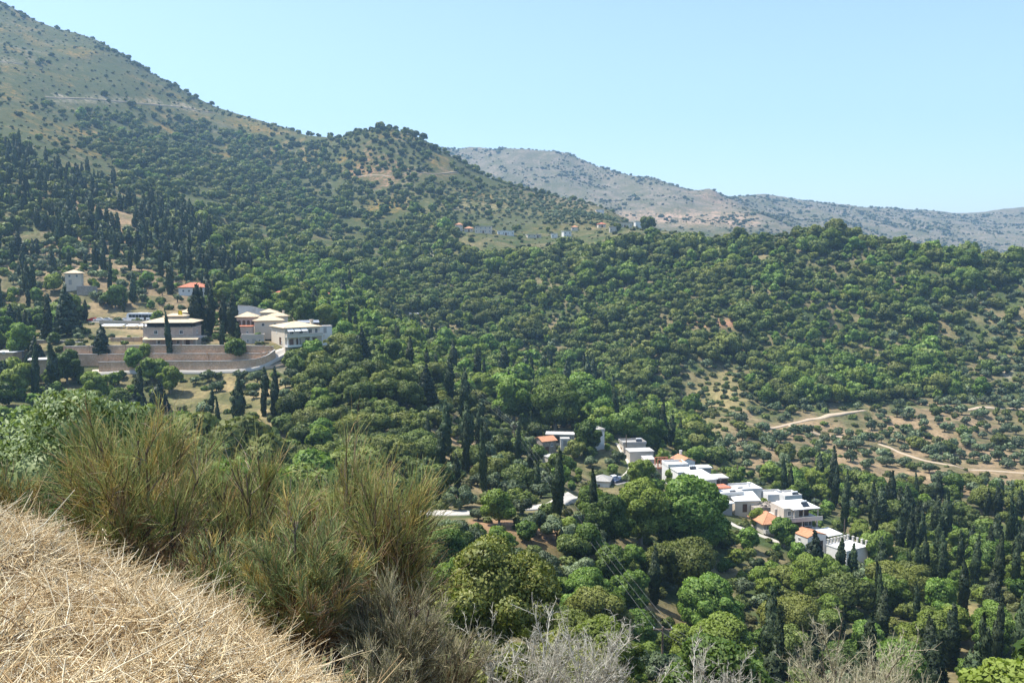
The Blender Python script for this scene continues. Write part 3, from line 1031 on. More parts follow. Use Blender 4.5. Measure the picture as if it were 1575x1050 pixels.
house('annex', 'small annex with sand tiled roof at the right end of the guesthouse', 486, 528, 297, 36, 4.5, 4, 2.6, 'cream', 'hip', 'tile_pale', .8, .7, wins=[('f', 0, .8, 1.1, 1.1)])
house('hip_roofed_wing', 'low wing with sand hip roof behind the cream guesthouse', 414, 506, 305, 20, 9.5, 7, 3.0, 'cream', 'hip', 'tile_pale', 1.5, .6, wins=[('f', -2, 1, 1, 1.1), ('f', 2, 1, 1, 1.1)])
house('hip_roofed_wing', 'farther wing with small sand hip roof, behind the low wing', 430, 497, 316, 25, 6.0, 5, 2.6, 'cream', 'hip', 'tile_pale', 1.2, .5, wins=[('f', 0, 1, 1, 1)], chimney=(2.0, 3, 1.6, .6))
house('hip_roofed_wing', 'rearmost wing with sand hip roof beside the rising white wall', 413, 492, 327, 10, 5.6, 5, 2.8, 'beige', 'hip', 'tile_pale', 1.2, .5, wins=[('f', 0, 1, 1, 1)])
ROOT = house('arcade_house', 'sand roofed house with a row of reddish arches behind the cypresses', 379, 503, 306, 8, 6.4, 6, 3.6, 'stone_house', 'hip', 'tile_pale', 1.5, .6)
for k in range(4):
    x = -2.3 + 1.5 * k
    MB().box(x - .5, x + .5, -.06, .02, .5, 1.9).prism([(x + .5 * math.cos(a), 1.9 + .5 * math.sin(a)) for a in np.linspace(0, math.pi, 9)], 'y', -.06, .02).build('arch_opening', M['brown'], ROOT)
house('stone_outhouse', 'low rosy stone outhouse with flat reddish roof below the cypresses', 377, 518, 299, 5, 4.4, 4, 3.4, 'stone_house', 'flat', 'tile_red', 1, .25, wins=[('f', .8, 1.2, .7, .8)])
house('garden_building', 'whitewashed garden building with small openings left of the cream guesthouse', 389, 531, 294, 12, 7.2, 4, 2.9, 'beige', 'flat', 'beige', 1, .05, parapet=True, wins=[('f', -1.6, 1.0, .7, 1.0), ('f', 2.2, 1.0, .7, 1.0)], doors=[('f', .4, 0, 1.0, 2.0, 'grey')])
house('tower_house', 'beige upper house with sand roof left of the tall cypresses', 287, 494, 318, 12, 5.0, 5, 3.2, 'beige', 'hip', 'tile_pale', 1.1, .4, wins=[('f', 0, 1.4, .8, .9)])
stone_wall('rising_wall', 'long sloping white wall above the rearmost wing', [(366, 482, 470, 336), (385, 482, 471, 336), (405, 484, 476, 336), (420, 486, 481, 336)], .4, 'white', None)
house('tin_shed', 'dark shed with grey tin roof right of the cream guesthouse', 475, 506, 316, 15, 6.5, 4, 2.2, 'brown', 'shed', 'metal', .5, .5)
house('white_outhouse', 'small white flat-roofed outhouse right of the tin shed', 500, 512, 318, 20, 5.0, 4, 2.3, 'white', 'flat', 'grey', 1, .1, doors=[('f', 0, 0, .9, 1.9, 'grey')])
house('white_hut', 'narrow white hut beside the free-standing tree', 544, 508, (315, 350), 10, 1.8, 2.2, 2.2, 'white', 'flat', 'white', 1, .1, wins=[('f', 0, 1.3, .7, .8)])
house('small_house', 'small two-storey cream house with sand hip roof on the upper terrace', 113, 438, 378, 18, 6.4, 6, 5.0, 'cream', 'hip', 'tile_pale', 1.4, .6,
      wins=[('f', -1.4, 3.2, .9, 1.1), ('f', 1.4, 3.2, .9, 1.1), ('l', 0, 3.2, .8, 1)], doors=[('f', -1.2, 0, 1.0, 2.0, 'grey')])
house('red_roofed_house', 'long white house with red hip roof above the cypress clump', 296, 453.5, 388, 6, 11.6, 8, 3.4, 'white', 'hip', 'tile_red', 1.9, .6,
      wins=[('f', -3.8, 1.3, .9, .9), ('f', -1.4, 1.3, .9, .9), ('f', 1.4, 1.3, .9, .9), ('f', 3.8, 1.3, .9, .9)])
P = at(347, 452, 392)
ROOT = tag(empty('pergola', tuple(P)), 'bare concrete pergola frame right of the red-roofed house', 'pergola')
posts(ROOT, [(x, y) for x in (-4.2, -1.4, 1.4, 4.2) for y in (0, 4)], -2, 2.9, .25, 'concrete')
MB().box(-4.4, 4.4, -.15, .15, 2.903, 3.15).box(-4.4, 4.4, 3.85, 4.15, 2.903, 3.15).build('beam', M['concrete'], ROOT)
MB().box(-4.4, 4.4, -.3, 4.3, -2, .6).build('plinth', M['grey'], ROOT)
EXCL.append((P[0], P[1] + 2, 6))
house('slab_shed', 'low concrete shed with flat pale slab roof by the left walls', 64, 560, 272, 22, 6.4, 5, 1.3, 'stone', 'flat', 'concrete', 1, .7, doors=[('f', -1.5, 0, 1.2, 2, 'brown')])
house('slab_shed', 'flat white slab roof at the left picture edge', 6, 548, 282, 0, 6.0, 5, 1.2, 'stone', 'flat', 'roof_white', 1, .6, wins=[('f', 0, .8, .9, .8)])
house('hillside_house', 'small house with red roof half hidden in the pale grove', 430, 462, (360, 480), 10, 6, 5, 3.2, 'beige', 'hip', 'tile_red', 1.2, .4, wins=[('f', 0, 1.2, .9, .9)])
house('hillside_house', 'tiny reddish house farther right in the pale grove', 503, 461, (360, 520), 10, 5, 4, 2.6, 'cream', 'hip', 'tile_red', 1.0, .4, wins=[('f', 0, 1, .8, .9)])
house('hillside_house', 'pale flat-roofed hut in the wood right of the grove', 637, 489, (400, 560), 12, 5, 4, 2.4, 'cream', 'flat', 'roof_white', 1.0, .2, wins=[('f', 0, 1, .8, .9)])

# car park, coach and cars
pk = [at(136, 497, 348), at(252, 496.5, 348), at(258, 491, 364), at(140, 491, 364)]
zpk = float(np.mean([p[2] for p in pk])) + .25
tag(MB().prism([(p[0], p[1]) for p in pk], 'z', zpk - 2.5, zpk).build('car_park', M['road']), 'pale car park on the hillside above the guesthouse', kind='structure')
EXCL += [(pk[0][0] + 6, 356, 11), (pk[1][0] - 6, 356, 11), ((pk[0][0] + pk[1][0]) / 2, 356, 11)]


def paint(name, col):
    return cached(('paint', name), lambda: solid_mat(name, col, .28, .5, .03, .5))


def wheel(root, x, y, r, w):
    o = link('wheel', cached(('wheel', r, w), lambda: MB().tube([(0, -w / 2, 0), (0, w / 2, 0)], r, 12).mesh('wheel', M['tyre'])), root)
    o.location = (x, y, r)
    h = link('hub', cached(('hub', r, w), lambda: MB().tube([(0, -w / 2 - .015, 0), (0, w / 2 + .015, 0)], r * .55, 10).mesh('hub', M['metal'])), o)


def car(label, u, v, d, yaw, pm, z=None, L=4.2, group='cars parked above the guesthouse'):
    p = at(u, v, d)
    if z is not None: p[2] = z
    root = tag(empty('parked_car', tuple(p), math.radians(yaw)), label, 'car', group)
    h = L / 2
    prof = [(-h, .32), (-h, .72), (-h * .93, .88), (-h * .52, .97), (-h * .25, 1.40), (h * .30, 1.46), (h * .68, 1.02), (h * .97, .92), (h, .70), (h, .32)]
    b = MB()
    n = len(prof)
    for y, k in ((-.84, 0), (-.80, 1), (.80, 1), (.84, 0)):
        for x, zz in prof: b.v.append((x * (1 if k else .985), y if zz < 1.0 else y * .86, zz))
    for s_ in range(3):
        for i in range(n):
            j = (i + 1) % n
            b.f.append((s_ * n + i, s_ * n + j, (s_ + 1) * n + j, (s_ + 1) * n + i))
    b.f.append(tuple(range(n))); b.f.append(tuple(range(3 * n, 4 * n)))
    b.build('body', pm, root)
    for y in (-.735, .735):
        MB().prism([(-h * .42, 1.02), (-h * .23, 1.33), (h * .27, 1.38), (h * .55, 1.03)], 'y', y - .02, y + .02).build('side_glass', M['glass'], root)
    MB().quad((-h * .50, -.62, 1.005), (-h * .50, .62, 1.005), (-h * .27, .58, 1.39), (-h * .27, -.58, 1.39)).build('windscreen', M['glass'], root)
    for x in (-h * .62, h * .62):
        for y in (-.78, .78): wheel(root, x, y, .31, .2)
    for y in (-.55, .55): MB().box(-h - .02, -h + .05, y - .15, y + .15, .62, .76).build('headlight', M['frame'], root)
    return root


for (lab, u, yaw, mt) in (('red car parked left of the white ones above the wall', 143, 12, paint('red_car_paint', (.42, .015, .015))),
                          ('white hatchback parked between the red car and the silver car', 152.5, 15, paint('white_car_paint', (.75, .75, .75))),
                          ('silver car parked in the middle of the car park row', 164, 10, paint('silver_car_paint', (.50, .52, .54))),
                          ('dark blue car parked behind the silver one', 173, 14, paint('blue_car_paint', (.03, .045, .09))),
                          ('white car parked just left of the coach', 193, 8, paint('white_car_paint', (.75, .75, .75)))):
    car(lab, u, 494, 352 if 'dark' not in lab else 357, yaw, mt, zpk)
car('small white car on the village lane by the grey-roofed cottage', 944, 739, float(ground_at(944, 740, 200, 280)[1]), 20, paint('white_car_paint', (.75, .75, .75)), group='cars on the village lane')
car('dark car beside the white one on the village lane', 954, 742, float(ground_at(955, 742, 200, 280)[1]), 30, paint('blue_car_paint', (.03, .045, .09)), group='cars on the village lane')


def coach():
    p = at(219, 494, 351); p[2] = zpk
    root = tag(empty('coach', tuple(p), math.radians(-3)), 'white tour coach with tinted windows in the hillside car park', 'coach')
    L, Wd, Hh = 11.6, 2.5, 3.3
    MB().prism([(-L / 2, .35), (L / 2, .35), (L / 2, Hh - .25), (L / 2 - .3, Hh), (-L / 2 + .5, Hh), (-L / 2, Hh - .7)], 'y', -Wd / 2, Wd / 2).build('body', paint('white_coach_paint', (.78, .78, .78)), root)
    for k in range(8):
        x = -L / 2 + 1.0 + k * 1.32
        MB().box(x, x + 1.22, -Wd / 2 - .02, -Wd / 2 + .02, 1.65, 2.75).build('window', M['glass'], root)
    MB().box(-L / 2 - .02, -L / 2 + .03, -1.05, 1.05, 1.2, 2.5).build('windscreen', M['glass'], root)
    MB().box(1.2, 2.1, -Wd / 2 - .03, -Wd / 2 + .02, .5, 2.6).build('door', M['dark'], root)
    MB().box(-1.5, 2.5, -.8, .8, Hh, Hh + .18).build('air_conditioner', M['frame'], root)
    for x in (-L / 2 + 2.4, L / 2 - 3.0):
        for y in (-1.12, 1.12): wheel(root, x, y, .48, .3)


coach()
for k, (u0, u1, lab) in enumerate(((157, 191, 'longest white shade canopy below the parked cars'), (195, 212, 'middle white shade canopy below the coach'), (214, 231, 'white shade canopy nearest the stone guesthouse'))):
    p = at((u0 + u1) / 2, 508, 333)
    wd = (u1 - u0) / FPX * 333
    root = tag(empty('shade_canopy', tuple(p)), lab, 'canopy', 'shade canopies under the car park')
    MB().prism([(-1.6, 1.75), (1.6, 2.2), (1.6, 2.28), (-1.6, 1.83)], 'x', -wd / 2, wd / 2).build('canopy', M['frame'], root)
    posts(root, [(-wd / 2 + .2, -1.4), (wd / 2 - .2, -1.4), (-wd / 2 + .2, 1.4), (wd / 2 - .2, 1.4)], -2, 1.9, .1, 'metal')

# flag on the stone guesthouse roof
P = at(274, 487, 296)
ROOT = tag(empty('flagpole', tuple(P)), 'pole with yellow flag above the stone guesthouse roof', 'flag')
MB().tube([(0, 0, -1.5), (0, 0, 2.4)], .05, 6).build('pole', M['metal'], ROOT)
fl = MB()
for i in range(6):
    x = i * .28
    fl.v += [(x, .12 * math.sin(i * 1.3), .6 - i * .04), (x, .12 * math.sin(i * 1.3), 2.2 - i * .08), (x, .12 * math.sin(i * 1.3) + .02, 2.2 - i * .08), (x, .12 * math.sin(i * 1.3) + .02, .6 - i * .04)]
for i in range(5):
    for k in range(4): fl.f.append((i * 4 + k, i * 4 + (k + 1) % 4, i * 4 + 4 + (k + 1) % 4, i * 4 + 4 + k))
fl.f += [(0, 1, 2, 3), (20, 21, 22, 23)]
fl.build('flag', paint('yellow_cloth', (.75, .55, .03)), ROOT)

# ================================================================ white village on the spur (right)
G1 = 'houses of the valley village'
house('red_roofed_cottage', 'small cottage with orange roof under the huge plane tree', 845, 697, 246, 28, 4.4, 4.5, 3.6, 'stone_grey', 'gable_x', 'tile', 1.0, .35, wins=[('f', .8, 2.0, .7, .8), ('r', 0, 2.0, .7, .8)], doors=[('f', -.8, 0, .9, 1.9, 'brown')], group=G1)
house('long_white_house', 'long low white house behind the orange-roofed cottage', 861, 681, 258, -6, 8.2, 4, 2.4, 'grey', 'flat', 'concrete', 1, .2, wins=[('f', 1.2, 1.3, .8, .7), ('f', 3.0, 1.3, .8, .7)], doors=[('f', -.8, 0, 1, 2, 'dark')], group=G1)
house('white_hut', 'little white box hut before the long low house', 869, 686, 250, 0, 2.4, 2, 2.0, 'white', 'flat', 'concrete', 1, .15, doors=[('f', 0, 0, .8, 1.6, 'grey')], group=G1)
house('white_block', 'tall narrow white block half hidden by a tree', 921, 687, 250, 22, 3.6, 4.0, 4.4, 'white', 'flat', 'concrete', 1, .12, parapet=True, wins=[('f', -.6, 3.6, .8, 1.0), ('r', 0, 3.6, .8, 1)], group=G1)
house('garden_shed', 'pale green roofed shed among trees below the cottage', 851, 716, 232, 30, 3.4, 2.6, 2.4, 'beige', 'flat', 'concrete', 1, .15, doors=[('f', 0, 0, .9, 1.8, 'grey')], group=G1)
house('grey_shed', 'grey flat-roofed shed at the top of the village lane', 976, 701, 252, 8, 6.6, 5, 3.4, 'beige', 'flat', 'grey', 1, .2, parapet=True, wins=[('f', 1.5, 1.2, 1.0, .9)], doors=[('l', 0, 0, 1.1, 2, 'brown')], group=G1)
house('grey_shed', 'second grey shed with low wall beside the village lane', 987, 710, 245, 8, 6.8, 4.5, 2.8, 'beige', 'flat', 'concrete', 1, .2, wins=[('f', 1.5, 1.0, 1.0, .9)], group=G1)
house('lean_to', 'brown lean-to with a sloping concrete roof by the lane', 999, 716, 240, 10, 3.0, 2.6, 1.6, 'beige', 'shed', 'concrete', .5, .1, group=G1)
house('grey_roofed_cottage', 'small white cottage with grey hip roof beside the lane foot', 925, 757, 222, -14, 4.0, 4.4, 3.0, 'white', 'hip', 'grey', 1.1, .35, wins=[('f', -.6, 1.3, .7, .9), ('l', 0, 1.3, .7, .8)], doors=[('f', .7, 0, .8, 1.9, 'frame')], group=G1)
ROOT = house('roofless_house', 'roofless stone house with red concrete frame on top', 1014, 731, 234, 8, 6.4, 4, 2.3, 'stone_grey', 'none', wins=[('f', -1.8, .8, .7, .8)], group=G1)
q = MB()
for x in (-.3, 1.4, 3.1):
    q.box(x - .14, x + .14, .2, .48, 2.305, 4.1).box(x - .14, x + .14, 2.8, 3.08, 2.305, 4.1)
q.box(-.45, 3.25, .18, .5, 4.103, 4.35).box(-.45, 3.25, 2.78, 3.1, 4.103, 4.35)
q.build('concrete_frame', M['tile_red'], ROOT)
MB().box(-.6, 3.3, -.3, -.01, 2.0, 2.2).build('brick_band', M['tile_red'], ROOT)
house('flat_white_house', 'low white house with flat terrace right of the roofless one', 1043, 733, 229, 10, 5.4, 5, 2.7, 'white', 'flat', 'roof_white', 1, .1, parapet=True, wins=[('f', -1, 1, .8, .9)], group=G1)
house('chapel', 'white gabled chapel-like house with bright orange roof', 1058, 726, 234, 18, 4.2, 5.5, 3.0, 'white', 'gable_y', 'tile', .9, .2, wins=[('f', 0, 1.4, .5, .8)], chimney=(.4, 4.8, 1.8, .5), group=G1)
house('flat_white_house', 'white terrace house below the orange-roofed gabled one', 1061, 742, 223, 12, 6.4, 5, 2.7, 'white', 'flat', 'roof_white', 1, .15, wins=[('f', 1, 1, .8, .9)], doors=[('f', -1.2, 0, .9, 1.9, 'dark')], group=G1)
house('flat_roofed_store', 'small store with thin flat roof behind the grey-walled house', 1084, 732, 238, 6, 3.4, 3, 2.2, 'grey', 'flat', 'roof_white', 1, .3, group=G1)
house('grey_walled_house', 'two-storey grey-walled house with white sloping roof', 1088, 766, 218, 24, 5.4, 6.4, 4.6, 'grey', 'shed', 'roof_white', 1.0, .25, wins=[('f', -.6, 2.7, .8, 1.3), ('l', 0, 2.7, .8, 1)], doors=[('r', 0, 0, 1.0, 2.1, 'dark')], group=G1)
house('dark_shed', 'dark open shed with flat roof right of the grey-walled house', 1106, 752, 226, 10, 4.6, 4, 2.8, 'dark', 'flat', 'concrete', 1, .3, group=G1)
house('terraced_house', 'white house with jutting flat slab roof and grey ground floor', 1106, 797, 211, 20, 7.4, 5, 3.4, 'grey', 'flat', 'roof_white', 1, .45, wins=[('f', -1.4, 1.6, .9, 1.0)], doors=[('f', 1.4, 0, 1.0, 2.0, 'grey')], group=G1)
house('terraced_house', 'wide white terrace house above the jutting slab roof', 1116, 787, 216, 16, 9.4, 6, 4.2, 'cream', 'flat', 'roof_white', 1, .2, parapet=True, wins=[('f', -3, 2.0, .9, .9), ('f', 3.2, 2.0, .9, .9)], group=G1)
house('white_cube_house', 'white cube house with red flat top', 1114, 770, 221, 18, 3.6, 3.6, 3.2, 'white', 'flat', 'tile_red', 1, .12, wins=[('f', .4, 1.4, .7, .8)], group=G1)
house('flat_white_house', 'broad flat white roof in the middle of the lower cluster', 1149, 772, 224, 12, 8.0, 6, 2.8, 'white', 'flat', 'roof_white', 1, .15, parapet=True, chimney=(2.4, 4, 1.2, .5), group=G1)
house('white_cottage', 'white cottage with sloping roof and a dark door', 1149, 787, 214, 6, 6.2, 5, 2.7, 'cream', 'shed', 'roof_white', .9, .3, wins=[('f', 1.4, 1.2, .6, .7)], doors=[('f', -.6, 0, .9, 1.9, 'brown')], group=G1)
ROOT = house('stone_ruin', 'ruined rubble stone house with broken walls', 1178, 791, 212, 8, 6.0, 4, 1.8, 'stone_grey', 'none', group=G1)
rq = np.random.default_rng(4)
for k in range(26):
    x, y, s_ = rq.uniform(-2.9, 2.9), rq.choice([rq.uniform(0, .4), rq.uniform(3.4, 3.9), rq.uniform(.5, 3.4)]), rq.uniform(.2, .55)
    MB().box(x - s_, x + s_, y - s_ * .5, y + s_ * .5, 1.6, 1.8 + s_ * rq.uniform(.4, 1.4), (.7, .6)).build('stone', M['rubble'], ROOT)
house('tiny_tiled_house', 'tiny white house with a small orange roof behind the ruin', 1172, 766, 228, 20, 3.0, 3, 2.0, 'white', 'gable_y', 'tile', .7, .15, group=G1)
house('parapet_house', 'white block with plain parapet behind the ruin', 1195, 779, 222, 8, 5.0, 5, 2.5, 'white', 'flat', 'roof_white', 1, .02, parapet=True, wins=[('f', 1.2, 1, .6, .7)], group=G1)
house('parapet_house', 'white double block with parapets nearest the twin cypresses', 1220, 781, 220, 14, 4.8, 5, 2.6, 'white', 'flat', 'roof_white', 1, .02, parapet=True, wins=[('f', 0, 1, .6, .7)], group=G1)

ROOT = house('three_storey_house', 'three-storey concrete house with balconies and an orange roofed wing', 1232, 835, 203, 14, 8.0, 7.5, 2.9, 'stone_grey', 'none', wins=[('f', -.6, .9, 1.1, 1.2), ('l', 1, .9, 1, 1.1)], doors=[('f', -3.0, 0, 1.0, 2.0, 'brown')], group=G1)
MB().box(-4.3, 4.3, -.5, 7.6, 2.903, 3.12).build('floor_slab', M['concrete'], ROOT)
MB().box(-3.4, 3.6, 1.2, 7.4, 3.123, 5.5).build('middle_storey', M['brown'], ROOT)
MB().box(-4.6, 4.8, -.9, 7.6, 5.503, 5.72).build('floor_slab', M['concrete'], ROOT)
MB().box(-3.8, .2, 1.5, 7.4, 5.723, 8.1).build('top_storey', M['beige'], ROOT)
MB().box(.4, 3.4, 2.5, 7.3, 5.723, 8.0).build('sun_room', M['brown'], ROOT)
MB().box(-2.4, 4.6, -.4, 7.6, 8.103, 8.3).build('flat_roof', M['roof_white'], ROOT)
posts(ROOT, [(-4.0, -.2), (0, -.2), (3.9, -.2), (3.9, 4)], 3.123, 5.5, .3, 'concrete', 'column')
posts(ROOT, [(-2.0, 0), (.4, 0), (4.2, 0), (4.2, 4)], 5.723, 8.1, .2, 'beige', 'column')
balcony(ROOT, -4.3, 4.3, -.7, -.503, 3.12, 'concrete', 'concrete', .7, True)
balcony(ROOT, -4.6, 4.8, -1.15, -.903, 5.72, 'concrete', 'concrete', .8, True)
for x in (-2.4, -1.2, 2.0, 3.0):
    fm, pm = window_meshes(.9, 1.2, 'frame')
    o = link('window', fm, ROOT); o.location = (x, 1.2 if x > 0 else 1.5, 3.6 if x > 0 else 6.3); link('pane', pm, o)
wg = MB().box(-9.0, -4.32, 1.4, 7.2, -3, 4.9).build('wing', M['beige'], ROOT)
rr_ = hip_roof(4.7, 5.8, 5.0, 1.9, .8, None); rr_.v = [(x - 6.6, y + 1.4, z) for x, y, z in rr_.v]; rr_.build('wing_roof', M['tile'], wg)
balcony(ROOT, -9.2, -4.35, .2, 1.39, 3.0, 'concrete', 'concrete', .8, True)
MB().box(-5.2, -4.6, 3.0, 3.6, 5.6, 7.7).build('chimney', M['beige'], ROOT)
for x in (-7.8, -5.8): o = link('window', window_meshes(.9, 1.3, 'frame')[0], ROOT); o.location = (x, 1.4, 3.3); link('pane', window_meshes(.9, 1.3, 'frame')[1], o)
EXCL.append((ROOT.location.x - 6.5, ROOT.location.y + 2, 6))

ROOT = house('pergola_house', 'white house with orange tile patch and a shaded pergola terrace', 1256, 846, 197, 26, 5.6, 5, 3.4, 'white', 'gable_y', 'tile', .8, .1, wins=[('f', -1.2, 1.9, .8, .9), ('l', 0, 1.8, .8, .9)], doors=[('f', 1.2, 0, 1.0, 2.0, 'dark')], group=G1)
MB().prism([(-.6, 2.9), (4.0, 3.2), (4.0, 3.35), (-.6, 3.05)], 'x', 2.9, 7.4).build('pergola_roof', M['roof_white'], ROOT)
posts(ROOT, [(3.2, -.3), (5.2, -.3), (7.1, -.3), (7.1, 3.6)], -1.0, 2.95, .16, 'brown', 'pergola_post')
MB().box(2.83, 7.5, -.8, 4.2, -3, .0).build('terrace', M['white'], ROOT)
MB().box(2.85, 7.5, -.8, -.65, .003, .8).build('terrace_parapet', M['white'], ROOT)
MB().prism([(-3.2, -1.2), (-.82, -.5), (-.82, -.42), (-3.2, -1.12)], 'x', 3.2, 6.6).build('awning', M['tile_pale'], ROOT)
EXCL.append((ROOT.location.x + 4, ROOT.location.y + 2, 5))
ROOT = house('pillared_terrace', 'white flat terrace lined with stubby pillars at the village end', 1318, 862, 192, 30, 7.0, 5.5, 2.6, 'white', 'flat', 'roof_white', 1, .1, doors=[('f', -1, 0, 1, 1.9, 'brown')], cat='terrace', group=G1)
for k in range(7):
    x = -3.3 + 1.1 * k
    MB().box(x - .2, x + .2, 5.05, 5.45, 2.843, 3.9).box(x - .27, x + .27, 4.98, 5.52, 3.9, 4.02).build('pillar', M['concrete'], ROOT)
for k in range(4):
    y = .1 + 1.2 * k
    MB().box(3.15, 3.55, y, y + .4, 2.843, 3.9).box(3.08, 3.62, y - .07, y + .47, 3.9, 4.02).build('pillar', M['concrete'], ROOT)
house('white_outhouse', 'small white annex left of the orange-tiled pergola house', 1243, 843, 199, 20, 2.6, 3, 2.0, 'white', 'flat', 'roof_white', 1, .1, group=G1)

# rooftop water heaters, tanks and aerials of the village
def heater(label, u, v, d, yaw):
    p = at(u, v, d)
    root = tag(empty('solar_water_heater', tuple(p), math.radians(yaw)), label, 'water heater', 'rooftop water heaters')
    MB().prism([(-.7, .15), (.5, .95), (.5, 1.02), (-.7, .22)], 'x', -.9, .9).build('collector_panel', M['glass'], root)
    MB().tube([(-.75, .6, 1.15), (.75, .6, 1.15)], .24, 10).build('tank', M['frame'], root)
    for x in (-.7, .7): MB().box(x - .03, x + .03, .5, .56, -.4, 1.0).build('stand_leg', M['metal'], root)


for lab, u, v, d, yaw in (('solar heater on the middle flat white roof', 1140, 756, 226, 25), ('solar heater on the wide terrace roof', 1128, 761, 218, 20), ('solar heater on the double block roof', 1224, 764, 221, 15),
                          ('solar heater on the flat roof of the three-storey house', 1238, 779, 205, 18), ('solar heater on the terrace below the gabled house', 1066, 724, 225, 15), ('solar heater on the grey shed roof', 983, 681, 254, 10)):
    heater(lab, u, v, d, yaw)
for lab, u, v, d in (('thin aerial on the terrace roof of the white village', 1108, 747, 222), ('thin aerial over the low white house', 1036, 713, 231), ('thin aerial over the three-storey house', 1252, 779, 206), ('thin aerial on the tall white block', 925, 652, 251)):
    p = at(u, v, d)
    root = tag(empty('roof_aerial', tuple(p)), lab, 'aerial', 'roof aerials')
    MB().tube([(0, 0, -1), (0, 0, 2.2)], .03, 5).build('mast', M['metal'], root)
    q = MB()
    for k in range(4): q.box(-.45 + .08 * k, .45 - .08 * k, -.02, .02, 1.5 + .2 * k, 1.54 + .2 * k)
    q.build('rods', M['metal'], root)

# ================================================================ far hill village
G2 = 'houses of the far hill village'
FAR = [  # u, v foot, w, h, yaw, wall, roof, roofmat, label
    (695, 356, 5, 3, 10, 'white', 'flat', 'white', 'small white house at the left end of the far village'),
    (706, 356, 6, 5.5, 5, 'cream', 'hip', 'tile', 'two-storey cream house with orange roof at the left of the far village'),
    (721, 357, 7, 3, 0, 'beige', 'hip', 'tile', 'low beige house between the cream ones of the far village'),
    (743, 359, 13, 5.5, -6, 'cream', 'flat', 'concrete', 'broad two-storey cream house in the far village'),
    (778, 362, 13, 3.6, 4, 'white', 'flat', 'roof_white', 'long white house below the far cypresses'),
    (822, 366, 11, 2.6, 12, 'cream', 'flat', 'roof_white', 'long low pale house below the far olive rows'),
    (853, 366, 5, 3.4, 0, 'white', 'flat', 'white', 'small white house left of the narrow two-storey one'),
    (873, 367, 6, 5.6, 14, 'white', 'flat', 'white', 'narrow white two-storey house in the middle of the far village'),
    (884, 355, 5, 3, 0, 'cream', 'hip', 'tile', 'tiny orange roof above the narrow white house'),
    (926, 350, 6, 2.8, 6, 'cream', 'hip', 'tile_red', 'red-roofed house rising toward the ridge of the far village'),
    (943, 357, 5, 4, 0, 'beige', 'flat', 'concrete', 'beige house under the ridge of the far village'),
    (961, 350, 12, 4, -4, 'cream', 'flat', 'concrete', 'long cream house on the ridge left of the big dark tree'),
    (982, 350, 5, 5, 8, 'white', 'flat', 'white', 'white two-storey house beside the big dark ridge tree'),
    (1073, 352, 11, 4.5, 4, 'white', 'flat', 'roof_white', 'white house on the ridge in front of the pale quarry'),
    (1102, 363, 11, 4.2, 14, 'beige', 'flat', 'roof_white', 'grey-white house at the right end of the far village'),
    (674, 394, 7, 3, 8, 'white', 'flat', 'roof_white', 'lone white hut in the wood below the far village'),
]
for (u, v, w, h, yaw, wl, rf, rm, lab) in FAR:
    nw = max(1, int(w / 3))
    wins = wallrow(nw, w, 1.1, .9, 1.1) + (wallrow(nw, w, 3.6, .9, 1.1) if h > 5 else [])
    house('far_house', lab, u, v, (560, 760), yaw, w, 6, h, wl, rf, rm, 1.5, .4, wins=wins, doors=[('f', 0.1 if nw % 2 == 0 else w * .25, 0, 1.0, 2.0, 'brown')] if w > 5 else (), group=G2, base=5)
house('far_house', 'lone white house at the end of the dry ridge above the far village', 923, 327, (820, 1060), 5, 9, 6, 3, 'white', 'flat', 'roof_white', 1, .3, wins=wallrow(2, 9, 1, 1, 1), group=G2, base=5)

# ================================================================ power line
def pole(label, foot, top, h_extra=0, lamp=False, cross=True):
    f, t = np.array(foot), np.array(top)
    root = tag(empty('utility_pole', tuple(f)), label, 'utility pole')
    hh = t[2] - f[2]
    MB().tube([(0, 0, -1.0), (0, 0, hh * .5), (0, 0, hh + .3)], [.17, .15, .11], 8).build('pole', M['pole'], root)
    if cross:
        c = MB().box(-1.1, 1.1, -.07, .07, hh - .12, hh + .02).build('crossarm', M['pole'], root)
        for x in (-1.0, 0, 1.0): MB().tube([(x, 0, hh + .02), (x, 0, hh + .22)], [.05, .07], 6).build('insulator', M['frame'], c)
    return root, t


def cable(label, a, b, sag, r=.014):
    pts = []
    o = np.array(a)
    for k in range(17):
        s = k / 16
        p = np.array(a) * (1 - s) + np.array(b) * s - np.array([0, 0, sag * 4 * s * (1 - s)]) - o
        pts.append(tuple(p))
    ob = MB().tube(pts, r, 4).build('power_cable', M['wire'])
    ob.location = tuple(o)
    tag(ob, label, 'cable', 'power cables across the valley')


spots = []
for (u, vt, vf, d0, d1, lab) in ((1300, 1096, None, 62, 62, 'wooden power pole just below the frame'), (1018, 967, 1052, 90, 160, 'wooden power pole with crossarm on the green slope'),
                                 (791, 655, 690, 205, 300, 'distant power pole above the red-roofed cottage'), (702, 574, 606, 285, 345, 'farthest power pole beside the pale valley trees')):
    if vf is None:
        tp = at(u, vt, d0); ft = on_ground(tp[0], tp[1])
        tp[2] = max(tp[2], ft[2] + 4)
    else:
        ft = ground_at(u, vf, d0, d1)
        tp = at(u, vt, ft[1])
        tp[0], tp[1] = ft[0], ft[1]
    EXCL.append((ft[0], ft[1], 1.5))
    if vf is not None: pole(lab, ft, tp)
    spots.append(tp)
for k in range(len(spots) - 1):
    for x, w in ((-1.0, 'left'), (0.0, 'middle'), (1.0, 'right')):
        a, b = spots[k] + np.array([x, 0, .25]), spots[k + 1] + np.array([x, 0, .25])
        lab = w + ' power cable ' + ('running down to the bottom of the picture', 'spanning from the near pole across the valley', 'of the farthest span over the pale trees')[k]
        cable(lab, a, b, (.6, 1.0, .6)[k], (.008, .011, .014)[k])
